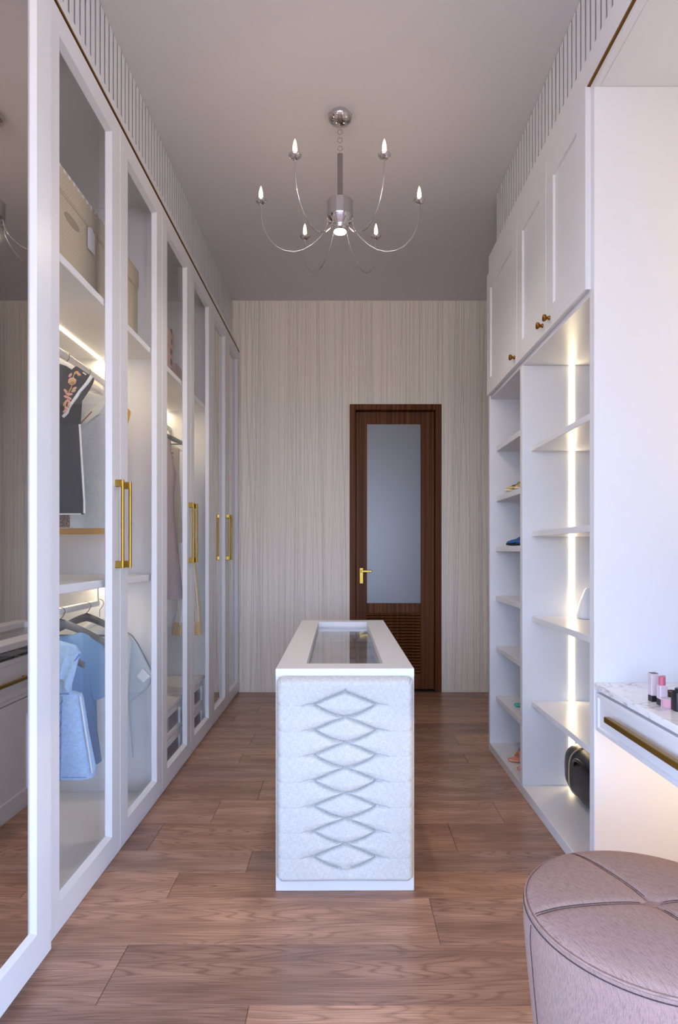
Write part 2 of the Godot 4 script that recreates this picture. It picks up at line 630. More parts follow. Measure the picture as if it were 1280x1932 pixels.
func build_room() -> void:
	mat.wallpaper.uv1_scale = Vector3(1.0 / 2.2, 1.0 / 3.3, 1)
	mat.wallpaper.uv1_offset = Vector3(0.5, 1, 0)
	var wb := structure("wall_back", P(0, 0, BACK + 0.075))
	part("panel", bx(-1.65, 0.05, 0, TOP, BACK, BACK + 0.15, 0), mat.wallpaper, wb)
	part("panel", bx(0.05, 0.8, 2.352, TOP, BACK, BACK + 0.15, 0), mat.wallpaper, wb)
	part("panel", bx(0.8, 1.65, 0, TOP, BACK, BACK + 0.15, 0), mat.wallpaper, wb)
	part("backing", bx(-0.1, 0.95, -0.02, 2.5, BACK + 0.15, BACK + 0.2, 0), mat.plaster, wb)
	part("slab", bx(-ROOM_X - 0.15, ROOM_X + 0.15, TOP, TOP + 0.15, ROOM_D - 0.15, BACK + 0.15, 0), mat.paint, structure("ceiling", P(0, TOP, 0.3)))
	# the bedroom behind the camera opens into this dressing corridor; its windows let the daylight in
	for s in [-1.0, 1.0]:
		var wl := structure("wall_left" if s < 0 else "wall_right", P(s * 1.575, 0, 2.9))
		part("panel", bx(s * 1.5, s * 1.65, 0, TOP, 0.91, BACK, 0), mat.plaster, wl)
		part("return", bx(s * 1.65, s * ROOM_X, 0, TOP, 0.91, 1.06, 0), mat.plaster, wl)
		var x: float = s * ROOM_X; var xo: float = s * (ROOM_X + 0.15)
		part("panel", bx(x, xo, 0, TOP, SIDE_D1, 1.06, 0), mat.plaster, wl)
		part("panel", bx(x, xo, 0, TOP, ROOM_D, SIDE_D0, 0), mat.plaster, wl)
		part("panel", bx(x, xo, SIDE_Y1, TOP, SIDE_D0, SIDE_D1, 0), mat.plaster, wl)
		part("panel", bx(x, xo, 0, SIDE_Y0, SIDE_D0, SIDE_D1, 0), mat.plaster, wl)
		var ws := structure("window_2" if s < 0 else "window_3", P(s * (ROOM_X + 0.075), SIDE_Y0, 0.5 * (SIDE_D0 + SIDE_D1)))
		part("frame", MB.new().frame(SIDE_D1 - SIDE_D0, SIDE_Y1 - SIDE_Y0, 0.05, 0.05, 0.006, 0.01, Transform3D(left_basis(), P(s * (ROOM_X + 0.075) - 0.025, SIDE_Y0, SIDE_D0))), mat.lacquer, ws)
	var x0 := WIN.position.x; var x1 := WIN.end.x; var y0 := WIN.position.y; var y1 := WIN.end.y
	var wf := structure("wall_front", P(0, 0, ROOM_D - 0.075))
	var d0 := ROOM_D - 0.15
	part("panel", bx(-ROOM_X - 0.15, x0, 0, TOP, d0, ROOM_D, 0), mat.plaster, wf)
	part("panel", bx(x1, ROOM_X + 0.15, 0, TOP, d0, ROOM_D, 0), mat.plaster, wf)
	part("panel", bx(x0, x1, y1, TOP, d0, ROOM_D, 0), mat.plaster, wf)
	part("panel", bx(x0, x1, 0, y0, d0, ROOM_D, 0), mat.plaster, wf)
	var wn := structure("window_1", P(0.5 * (x0 + x1), y0, ROOM_D - 0.075))
	part("frame", MB.new().frame(x1 - x0, y1 - y0, 0.05, 0.05, 0.006, 0.01, Transform3D(Basis(), Vector3(x0, y0, -ROOM_D + 0.05))), mat.lacquer, wn)
	for k in 2:
		var xm := lerpf(x0, x1, (k + 1) / 3.0)
		part("mullion", bx(xm - 0.025, xm + 0.025, y0 + 0.04, y1 - 0.04, ROOM_D - 0.095, ROOM_D - 0.055), mat.lacquer, wn)

const ROOM_X := 3.0
const ROOM_D := -4.5
const SIDE_D0 := -3.4
const SIDE_D1 := 0.6
const SIDE_Y0 := 0.25
const SIDE_Y1 := 2.5
const WIN := Rect2(-2.6, 0.25, 5.2, 2.35)

func build_floor() -> void:
	var fl := structure("floor", P(0, 0, 1.75))
	part("subfloor", bx(-ROOM_X - 0.15, ROOM_X + 0.15, -0.15, -0.003, ROOM_D - 0.15, BACK + 0.15, 0), smat(rgb(70, 52, 44), 0.9), fl)
	var near := bx(-ROOM_X, ROOM_X, -0.003, 0, ROOM_D, 1.05, 0)
	part("board", near, mat.planks[0], fl)
	var rows := [1.05, 1.285, 1.522, 1.758, 1.993, 2.15, 2.306, 2.54, 2.77, 3.01, 3.25, 3.4, 3.557, 3.787, 4.022, 4.258, 4.493, 4.73, 4.9]
	var joints := {1: [-0.24], 2: [0.62], 3: [0.285], 4: [-0.588], 5: [0.9], 6: [-0.759, 0.44], 7: [0.685], 8: [-0.4], 9: [0.36], 10: [-0.57], 11: [0.2], 12: [0.69], 13: [-0.3], 14: [0.5], 15: [-0.62], 16: [0.3], 17: [-0.12]}
	for i in rows.size() - 1:
		var xs := [-1.5]
		var js: Array = joints.get(i, [0.1])
		if js[0] - xs[0] > 1.4: xs.append(js[0] - 1.25)
		xs.append_array(js)
		if 1.5 - js[-1] > 1.5: xs.append(js[-1] + 1.25)
		xs.append(1.5)
		for j in xs.size() - 1:
			if xs[j + 1] < -0.86: continue
			var g := 0.0006
			var b := bx(xs[j] + g, xs[j + 1] - g, -0.012, 0, rows[i] + g, rows[i + 1] - g, 0.0012)
			var u0 := rng.randf_range(0.0, maxf(0.02, 1.95 - (xs[j + 1] - xs[j])))
			var v0 := rng.randf_range(0.0, 0.74)
			var fu := rng.randf() < 0.5
			for k in b.v.size():
				var u: float = b.v[k].x - xs[j] + u0
				var w: float = -b.v[k].z - rows[i] + v0
				b.t[k] = Vector2((2.0 - u) * 0.5 if fu else u * 0.5, w)
			part("plank", b, mat.planks[rng.randi() % mat.planks.size()], fl)

func build_door() -> void:
	var dr := structure("door_1", P(0.425, 0, BACK + 0.02))
	# jambs and head stand a little proud of the paper
	part("jamb", bx(0.05, 0.099, 0, 2.352, BACK - 0.012, BACK + 0.15), mat.walnut, dr)
	part("jamb", bx(0.751, 0.8, 0, 2.352, BACK - 0.012, BACK + 0.15), mat.walnut, dr)
	part("head", bx(0.099, 0.751, 2.306, 2.352, BACK - 0.012, BACK + 0.15), mat.walnut, dr)
	var a := BACK + 0.05; var b := BACK + 0.09
	part("stile", bx(0.102, 0.194, 0.012, 2.303, a, b), mat.walnut, dr)
	part("stile", bx(0.638, 0.748, 0.012, 2.303, a, b), mat.walnut, dr)
	part("rail", bx(0.194, 0.638, 2.202, 2.303, a, b), mat.walnut, dr)
	part("rail", bx(0.194, 0.638, 0.64, 0.723, a, b), mat.walnut, dr)
	part("rail", bx(0.194, 0.638, 0.012, 0.141, a, b), mat.walnut, dr)
	part("pane", bx(0.19, 0.642, 0.719, 2.206, a + 0.008, a + 0.018, 0), mat.satin, dr, "frosted glass pane")
	for k in 20:
		var y := 0.141 + (k + 0.5) * 0.499 / 20.0
		var s := MB.new().box(Vector3(-0.222, -0.0075, -0.012), Vector3(0.222, 0.0075, 0.012), 0.002)
		put("slat", s.mesh(), mat.walnut, dr, P(0.416, y, a + 0.014) - dr.position, Vector3(-0.6, 0, 0))
	part("backing", bx(0.194, 0.638, 0.141, 0.64, b - 0.008, b, 0), mat.walnut, dr)
	var hd := bx(0.133, 0.163, 0.885, 1.014, a - 0.008, a + 0.001, 0.002)
	part("handle_plate", hd, mat.brass, dr, "brass handle plate")
	var lv := MB.new().tube([P(0.148, 0.988, a), P(0.148, 0.988, a - 0.045)], 0.008, 10)
	lv.box(P(0.14, 0.979, a - 0.056), P(0.232, 0.997, a - 0.04), 0.003)
	part("handle", lv, mat.brass, dr, "brass lever handle")

# ---------------------------------------------------------------- left run
func left_basis() -> Basis:
	return Basis(Vector3(0, 0, -1), Vector3(0, 1, 0), Vector3(1, 0, 0))

func right_basis() -> Basis:
	return Basis(Vector3(0, 0, 1), Vector3(0, 1, 0), Vector3(-1, 0, 0))

func glazed_door(cab: Node3D, d0: float, d1: float, mirrored: bool, pull: float) -> void:
	var y0 := 0.021; var h := 2.751
	var fr := MB.new().frame(d1 - d0 - 0.003, h, 0.078, 0.023, 0.01, 0.02, Transform3D(left_basis(), P(LX - 0.023, y0, d0 + 0.0015)), 0.075, 0.079)
	var o := part("door", fr, mat.lacquer, cab, "white framed mirror door" if mirrored else "white framed glass door")
	var x := LX - 0.0205
	var pn := bx(x - 0.0035, x, y0 + 0.089, y0 + h - 0.085, d0 + 0.0895, d1 - 0.0895, 0)
	part("mirror" if mirrored else "pane", pn, mat.mirror if mirrored else mat.glass, o)
	var hb := MB.new()
	for y in [1.089, 1.393]:
		hb.box(P(LX - 0.001, y, pull - 0.011), P(LX + 0.024, y + 0.026, pull + 0.011), 0.002)
	hb.tube([P(LX + 0.024, 1.089, pull), P(LX + 0.024, 1.419, pull)], 0.0062, 12)
	part("handle", hb, mat.brass, o, "gold bar handle")

func led_strip(called: String, parent: Node, x0: float, x1: float, y0: float, y1: float, d0: float, d1: float, at: Vector3, turn: Vector3, size: Vector2, e: float, soft := false) -> void:
	part(called, bx(x0, x1, y0, y1, d0, d1, 0.001), mat.led_soft if soft else mat.led, parent, "glowing warm white light strip")
	area("strip_light", parent, at - origin_of(parent), turn, size, Color(1.0, 0.86, 0.6) if soft else Color(1.0, 0.9, 0.72), e)

func rail(parent: Node, y: float, d0: float, d1: float) -> void:
	var r := MB.new().loft([[P(-1.115, y, d0), Vector3(0.009, 0, 0), Vector3(0, 0.014, 0)], [P(-1.115, y, d1), Vector3(0.009, 0, 0), Vector3(0, 0.014, 0)]], 16, 0.8)
	part("hanging_rail", r, mat.hanger_white, parent)

func build_left() -> void:
	var seams := [1.7, 2.283, 2.811, 3.338, 3.867, 4.385, 4.893]
	var labels := ["tall white glass-door wardrobe holding a black blouse and denim dress, next to mirror panel",
		"tall white glass-door wardrobe holding a mauve dress above glazed drawers",
		"tall white wardrobe with mirrored doors at the end against the textured wallpaper"]
	for s in 3:
		var d0: float = seams[s * 2]; var d1: float = seams[s * 2 + 2]
		var c := thing("wardrobe_cabinet", labels[s], "wardrobe", P(-1.16, 0, 0.5 * (d0 + d1)), "run of wardrobe cabinets along the wall")
		part("plinth", bx(-1.47, LX - 0.011, 0, 0.019, d0, d1), mat.board, c)
		part("bottom", bx(-1.455, LX - 0.026, 0.019, 0.03, d0, d1), mat.board, c)
		part("top", bx(-1.47, LX - 0.026, 2.756, 2.774, d0, d1), mat.board, c)
		part("back_panel", bx(-1.47, -1.455, 0.019, 2.756, d0, d1, 0), mat.board, c)
		part("side_panel", bx(-1.455, LX - 0.026, 0.03, 2.756, d0, d0 + 0.012), mat.board, c)
		part("side_panel", bx(-1.455, LX - 0.026, 0.03, 2.756, d1 - 0.012, d1), mat.board, c)
		var dm: float = seams[s * 2 + 1]
		glazed_door(c, d0 if s > 0 else 1.715, dm, s == 2, dm - 0.04)
		glazed_door(c, dm, d1, s == 2, dm + 0.039)
		if s == 2: continue
		part("shelf", bx(-1.455, -0.878, 2.05, 2.077, d0 + 0.012, d1 - 0.012), mat.board, c)
		var m := 0.5 * (d0 + d1); var ln := d1 - d0 - 0.03
		led_strip("light_strip", c, -1.143, -1.129, 2.043, 2.05, d0 + 0.015, d1 - 0.015, P(-1.136, 2.04, m), Vector3(-PI / 2, 0, 0), Vector2(0.014, ln), LED_ROBE)
		rail(c, 1.935, d0 + 0.012, d1 - 0.012)
		if s == 0:
			part("shelf", bx(-1.455, -0.889, 1.017, 1.046, d0 + 0.012, d1 - 0.012), mat.board, c)
			led_strip("light_strip", c, -1.143, -1.129, 1.01, 1.017, d0 + 0.015, d1 - 0.015, P(-1.136, 1.007, m), Vector3(-PI / 2, 0, 0), Vector2(0.014, ln), LED_ROBE * 0.8)
			rail(c, 0.917, d0 + 0.012, 2.72)
			part("bracket", bx(-1.122, -1.108, 0.917, 1.017, 2.7, 2.715), mat.hanger_white, c)
		else:
			# two rows of shallow drawers with glazed fronts under a flat top
			part("drawer_top", bx(-1.455, -0.895, 0.336, 0.358, d0 + 0.012, d1 - 0.012), mat.board, c)
			for r in 2:
				for k in 2:
					var e0 := d0 + 0.02 + k * (d1 - d0 - 0.034) * 0.5
					var w := (d1 - d0 - 0.05) * 0.5
					var y := 0.034 + r * 0.152
					var fr := MB.new().frame(w, 0.146, 0.03, 0.018, 0.003, 0.012, Transform3D(left_basis(), P(-0.918, y, e0)), 0.034, 0.022)
					var o := part("drawer", fr, mat.board, c, "white framed drawer front")
					part("pane", bx(-0.914, -0.911, y + 0.024, y + 0.11, e0 + 0.032, e0 + w - 0.032, 0), mat.drawer_glass, o)
	# the mirror wardrobe beside the camera
	var mw := thing("mirror_wardrobe", "white wardrobe front with tall mirror panel nearest the camera", "mirror", P(-1.16, 0, 1.35), "")
	part("side_panel", bx(-1.47, -0.85, 0, 2.774, 1.0, 1.018), mat.lacquer, mw)
	part("side_panel", bx(-1.47, -0.88, 0, 2.774, 1.68, 1.698), mat.board, mw)
	part("top", bx(-1.47, -0.86, 2.756, 2.774, 1.018, 1.68), mat.board, mw)
	part("bottom", bx(-1.47, -0.86, 0, 0.03, 1.018, 1.68), mat.board, mw)
	var fr := MB.new().frame(0.655, 2.736, 0.08, 0.026, 0.014, 0.012, Transform3D(left_basis(), P(-0.846, 0.036, 1.027)), 0.075, 0.09)
	var md := part("door", fr, mat.lacquer, mw, "white mirror frame")
	part("mirror", bx(-0.84, -0.832, 0.036 + 0.104, 2.683, 1.121, 1.588, 0), mat.mirror, md)
	# slatted fascia up to the ceiling
	var f := thing("slatted_fascia", "white vertical slat fascia with gold trim above the left wardrobes", "fascia", P(-0.9, 2.776, 2.95), "slatted fascias under the ceiling")
	part("backing", bx(-0.965, -0.937, 2.786, TOP, 1.0, BACK - 0.005, 0), mat.lacquer, f)
	part("rail", bx(-0.937, -0.871, 2.786, 2.86, 1.0, BACK - 0.005), mat.lacquer, f)
	part("trim", bx(-0.94, -0.849, 2.777, 2.786, 1.0, BACK - 0.005, 0.001), mat.bronze, f, "thin gold trim")
	# each slat is a thin cover strip on a narrower spine, which leaves a shadow gap behind its edges
	var sm := MB.new().box(Vector3(0.0038, 0, -0.0148), Vector3(0.006, 0.338, 0.0148), 0.0006)
	var sl := sm.box(Vector3(-0.022, 0, -0.006), Vector3(0.0042, 0.338, 0.006)).mesh()
	var k := 0
	var d := 1.02
	while d < BACK - 0.025:
		put("slat", sl, mat.lacquer, f, P(-0.915, 2.86, d) - f.position)
		d += 0.0428
		k += 1

# ---------------------------------------------------------------- right run
func build_right() -> void:
	var c := thing("shelf_unit", "white open shelving with shoe shelves and a glowing light strip", "shelves", P(1.16, 0, 2.76))
	part("base", bx(RX, 1.47, 0, 0.046, 2.065, 3.46), mat.lacquer, c)
	part("side_panel", bx(RX, 1.47, 0, 2.744, 3.46, 3.49), mat.lacquer, c)
	part("side_panel", bx(RX + 0.003, 1.47, 0, 2.7235, 2.0255, 2.065), mat.lacquer, c)
	part("divider", bx(RX, 1.455, 0.046, 2.03, 2.83, 2.868), mat.lacquer, c)
	part("back_panel", bx(1.455, 1.47, 0.046, 2.03, 2.065, 3.46, 0), mat.lacquer, c)
	var ys := [0.446, 0.847, 1.247, 1.65]
	for y in ys:
		part("shelf", bx(0.888, 1.455, y - 0.026, y, 2.065, 2.83), mat.lacquer, c)
	for y in [0.319, 0.606, 0.896, 1.18, 1.468, 1.757]:
		part("shelf", bx(0.88, 1.455, y - 0.03, y, 2.868, 3.46), mat.lacquer, c)
	var lo := [0.046, 0.446, 0.847, 1.247, 1.65]
	var hi := [0.42, 0.821, 1.221, 1.624, 2.03]
	for k in 5:
		var hh: float = hi[k] - lo[k]
		led_strip("light_strip", c, 1.066, 1.09, lo[k], hi[k], 2.824, 2.83, P(1.078, 0.5 * (lo[k] + hi[k]), 2.822), Vector3(0, PI, 0), Vector2(0.024, hh - 0.01), LED_SHELF * hh)
	# wall cabinet with three doors
	var w := thing("wall_cabinet", "white overhead cabinet with three panelled doors and bronze knobs", "cabinet", P(1.16, 2.03, 2.76))
	var cb := bx(0.85, 1.47, 2.03, 2.744, 2.066, 3.459, 0.001)
	part("carcass", cb, mat.lacquer, w)
	var ds := [2.054, 2.457, 2.868, 3.472]
	for k in 3:
		var ww: float = ds[k + 1] - ds[k] - 0.003
		var fr := MB.new().frame(ww, 0.694, 0.08, 0.019, 0.003, 0.007, Transform3D(right_basis(), P(0.849, 2.05, ds[k + 1] - 0.0015)), 0.1, 0.085)
		var o := part("door", fr, mat.lacquer, w)
		part("panel", bx(0.838, 0.848, 2.05 + 0.08, 2.744 - 0.095, ds[k] + 0.08, ds[k + 1] - 0.08, 0), mat.lacquer, o)
		var kd: float = [2.413, 2.496, 2.905][k]
		var kn := MB.new().lathe([Vector2(0.0001, 0), Vector2(0.009, 0), Vector2(0.0085, 0.003), Vector2(0.006, 0.006), Vector2(0.0065, 0.012), Vector2(0.0135, 0.018), Vector2(0.0142, 0.024), Vector2(0.012, 0.027), Vector2(0.0001, 0.0285)], Vector3(), 14)
		kn.placed(Transform3D(Basis(Vector3(0, 0, 1), PI / 2), P(0.83, 2.091, kd)))
		part("knob", kn, mat.bronze, o, "round bronze knob")
	var f := thing("slatted_fascia", "white vertical slat fascia above the right cabinet and dressing niche", "fascia", P(0.9, 2.776, 2.2), "slatted fascias under the ceiling")
	part("backing", bx(0.907, 0.96, 2.757, TOP, 1.0, 3.475, 0), mat.lacquer, f)
	part("rail", bx(0.842, 0.907, 2.757, 2.86, 1.0, 3.475), mat.lacquer, f)
	part("trim", bx(0.8402, 0.93, 2.7455, 2.7565, 1.0, 2.066, 0.001), mat.bronze, f, "thin gold trim")
	var sm := MB.new().box(Vector3(-0.006, 0, -0.015), Vector3(-0.0038, 0.338, 0.015), 0.0006)
	var sl := sm.box(Vector3(-0.0042, 0, -0.006), Vector3(0.022, 0.338, 0.006)).mesh()
	var d := 1.02
	while d < 3.46:
		put("slat", sl, mat.lacquer, f, P(0.885, 2.86, d) - f.position)
		d += 0.0437

# ---------------------------------------------------------------- dressing table in its niche
func build_vanity() -> void:
	var c := thing("dressing_table", "white dressing table with marble top and long gold drawer handle", "table", P(1.16, 0, 1.48))
	part("top", bx(0.848, 1.44, 0.687, 0.708, 0.952, 2.0245, 0.0015), mat.marble, c, "white marble top")
	part("carcass", bx(0.873, 1.43, 0.56, 0.6865, 0.97, 2.02), mat.lacquer, c)
	part("side_panel", bx(0.848, 1.455, 0, 0.687, 0.93, 0.95), mat.lacquer, c)
	var fr := MB.new().frame(1.066, 0.128, 0.014, 0.018, 0.003, 0.006, Transform3D(right_basis(), P(0.87, 0.548, 2.022)))
	var dr := part("drawer", fr, mat.lacquer, c, "drawer front with raised edge")
	part("panel", bx(0.858, 0.869, 0.56, 0.665, 0.965, 2.01, 0), mat.lacquer, dr)
	var hb := bx(0.818, 0.836, 0.614, 0.632, 1.1, 1.884, 0.0015)
	hb.box(P(0.834, 0.616, 1.38), P(0.86, 0.63, 1.395), 0.001)
	hb.box(P(0.834, 0.616, 1.17), P(0.86, 0.63, 1.185), 0.001)
	part("handle", hb, mat.brass, dr, "long square gold handle")
	var n := thing("niche_lining", "plain white soffit and back of the warmly lit dressing niche", "panel", P(1.16, 0, 1.5))
	part("soffit", bx(0.868, 1.455, 2.7236, 2.745, 0.93, 2.0645), mat.lacquer, n)
	part("front_edge", bx(0.846, 0.868, 2.7236, 2.745, 1.0, 2.0645), mat.lacquer, n)
	part("back_panel", bx(1.456, 1.47, 0, 2.724, 0.93, 2.0245, 0), mat.lacquer, n)
	part("end_panel", bx(0.87, 1.455, 0.71, 2.724, 0.93, 0.95), mat.lacquer, n)
	# light strips up the side of the back panel, and under the table top
	led_strip("light_strip", n, 1.448, 1.456, 1.25, 2.65, 1.72, 1.74, P(1.444, 1.95, 1.73), Vector3(0, PI / 2, 0), Vector2(0.02, 1.4), LED_NICHE, true)
	led_strip("light_strip", n, 1.448, 1.456, 0.5, 0.52, 1.05, 1.95, P(1.444, 0.51, 1.5), Vector3(0, PI / 2, 0), Vector2(0.9, 0.02), LED_KNEE, true)

const LED_ROBE := 0.2
const LED_SHELF := 0.1
const LED_NICHE := 0.22
const LED_KNEE := 0.55

# ---------------------------------------------------------------- island
func build_island() -> void:
	var c := thing("display_island", "white display island with glass inset top and tufted fabric front", "island", P(-0.003, 0, 2.749))
	var y1 := 0.726
	var a := 2.0326; var z := 3.465
	part("end_panel", bx(-0.235, 0.235, 0, y1, a, a + 0.018), mat.lacquer, c)
	part("end_panel", bx(-0.235, 0.235, 0, y1, z - 0.018, z), mat.lacquer, c)
	part("side_panel", bx(0.217, 0.235, 0, y1, a + 0.018, z - 0.018), mat.lacquer, c)
	part("bottom", bx(-0.233, 0.217, 0.0, 0.03, a + 0.018, z - 0.018), mat.lacquer, c)
	part("divider", bx(-0.03, -0.012, 0.03, 0.5, a + 0.018, z - 0.018), mat.lacquer, c)
	part("divider", bx(-0.232, -0.03, 0.03, 0.5, 2.787, 2.8), mat.lacquer, c)
	part("rail", bx(-0.232, 0.217, 0.496, 0.514, a + 0.018, z - 0.018), mat.lacquer, c)
	part("shelf", bx(-0.228, -0.03, 0.25, 0.266, 2.8, z - 0.018), mat.lacquer, c)
	for k in 2:
		var d0: float = [a + 0.02, 2.79][k]; var d1: float = [2.786, z - 0.02][k]
		var fr := MB.new().frame(d1 - d0, 0.166, 0.016, 0.017, 0.003, 0.005, Transform3D(Basis(Vector3(0, 0, 1), Vector3(0, 1, 0), Vector3(-1, 0, 0)), P(-0.218, 0.516, d1)))
		var o := part("drawer", fr, mat.lacquer, c)
		part("panel", bx(-0.229, -0.219, 0.53, 0.668, d0 + 0.015, d1 - 0.015, 0), mat.lacquer, o)
		var h0: float = maxf(d0 + 0.06, 2.31)
		var hb := bx(-0.262, -0.248, 0.584, 0.598, h0, d1 - 0.06, 0.0015)
		hb.box(P(-0.25, 0.586, h0 + 0.04), P(-0.228, 0.596, h0 + 0.05), 0)
		hb.box(P(-0.25, 0.586, d1 - 0.11), P(-0.228, 0.596, d1 - 0.1), 0)
		part("handle", hb, mat.brass, o, "long gold handle")
	var fd := MB.new().frame(2.786 - a - 0.021, 0.48, 0.07, 0.017, 0.003, 0.007, Transform3D(Basis(Vector3(0, 0, 1), Vector3(0, 1, 0), Vector3(-1, 0, 0)), P(-0.218, 0.012, 2.786)))
	var dd := part("door", fd, mat.lacquer, c)
	part("panel", bx(-0.228, -0.219, 0.08, 0.425, a + 0.09, 2.718, 0), mat.lacquer, dd)
	# top: a mitred ring with a sunk pane, over a lined tray
	var fr := MB.new().frame(0.47, z - a, 0.099, 0.028, 0.0006, 0.027, Transform3D(Basis(Vector3(1, 0, 0), Vector3(0, 0, -1), Vector3(0, 1, 0)), P(-0.235, y1, a)), 0.095, 0.093)
	part("top", fr, mat.lacquer, c)
	part("pane", bx(-0.137, 0.137, y1 - 0.007, y1 + 0.0015, a + 0.092, z - 0.094, 0), mat.top_glass, c, "sunk glass pane")
	part("tray", bx(-0.216, 0.216, 0.62, 0.632, a + 0.018, z - 0.018), mat.velvet, c, "dark grey lined tray")
	for x in [-0.07, 0.07]:
		part("tray_divider", bx(x - 0.004, x + 0.004, 0.632, 0.65, a + 0.02, z - 0.02), mat.velvet, c)
	for k in 4:
		var d := a + 0.3 + k * 0.28
		part("tray_divider", bx(-0.216, 0.216, 0.632, 0.648, d, d + 0.008), mat.velvet, c)
	part("tufted_panel", tufted(0.0, 0.0455, 0.464, 0.684, a), mat.linen, c, "pale grey linen panel tufted in stacked diamonds")
	c.rotation.y = 0.007

# padded front: a column of seven stitched lozenges with pleats running out from their side points
func tufted(cx: float, y0: float, w: float, h: float, d: float) -> MB:
	var nx := 200; var ny := 300
	var segs := []
	var pitch := 0.0846
	var top := 0.729 - y0
	var first := top - (600.0 - 430.0) / 3.388 * 2.0 / 1131.0
	for k in 7:
		var yc := first - k * pitch
		var s := 0.104
		for sd in [-1.0, 1.0]:
			# each side of a lozenge is a sagging curve cut into short pieces
			for e in [-1.0, 1.0]:
				var prev := Vector2(0, yc + e * 0.0425)
				for q in range(1, 6):
					var f := q / 5.0
					var y: float = yc + e * 0.0425 * (1.0 - f) + (0.001 if e > 0 else -0.007) * sin(PI * f)
					var nxt := Vector2(sd * s * f, y)
					if not (k == 6 and e < 0 and f < 0.35): segs.append([prev, nxt, 1.0, 1.0])
					prev = nxt
			segs.append([Vector2(sd * s, yc), Vector2(sd * (s + 0.052), yc - 0.004), 1.0, 0.0])
			segs.append([Vector2(sd * (w * 0.5 - 0.012), yc), Vector2(sd * w * 0.5, yc), 0.3, 0.7])
	segs.append([Vector2(0, first + 0.0425), Vector2(0, first + 0.058), 1.0, 0.0])
	var rows := []
	for i in ny + 1:
		var row := PackedVector3Array()
		for j in nx + 1:
			var x := (float(j) / nx - 0.5) * w
			var y := float(i) / ny * h
			# rounded border
			var ex := clampf((w * 0.5 - absf(x)) / 0.022, 0.0, 1.0)
			var ey := clampf(minf(y, h - y) / 0.022, 0.0, 1.0)
			var rim := sqrt(maxf(0.0, 1.0 - (1.0 - ex) * (1.0 - ex))) * sqrt(maxf(0.0, 1.0 - (1.0 - ey) * (1.0 - ey)))
			var cut := 0.0
			for s in segs:
				var p: Vector2 = s[0]; var q: Vector2 = s[1]
				if y < minf(p.y, q.y) - 0.06 or y > maxf(p.y, q.y) + 0.06: continue
				var dq := q - p
				var f := clampf((Vector2(x, y) - p).dot(dq) / dq.length_squared(), 0.0, 1.0)
				var off := Vector2(x, y) - (p + dq * f)
				var l := off.length()
				var amp := lerpf(s[2], s[3], f)
				# the cushion hangs over each seam from above
				var soft := 0.016 if off.y > 0 else 0.03
				cut = maxf(cut, amp * (0.58 * exp(-l / 0.0026) + 0.42 * exp(-l / soft)))
			var z := 0.004 + 0.042 * rim * (1.0 - 0.78 * cut)
			# round the outline's corners
			var px := x; var py := y
			var r := 0.024
			var qx := absf(x) - (w * 0.5 - r); var qy := absf(y - h * 0.5) - (h * 0.5 - r)
			if qx > 0 and qy > 0:
				var ln := sqrt(qx * qx + qy * qy)
				var mx := maxf(qx, qy)
				px = signf(x) * (w * 0.5 - r + qx * mx / ln)
				py = h * 0.5 + signf(y - h * 0.5) * (h * 0.5 - r + qy * mx / ln)
			row.append(P(cx + px, y0 + py, d - z))
		rows.append(row)
	var m := MB.new().grid(rows, false, false, Vector3(0, 0, 1))
	for k in m.v.size(): m.t[k] = Vector2(m.v[k].x, -m.v[k].y)
	return m

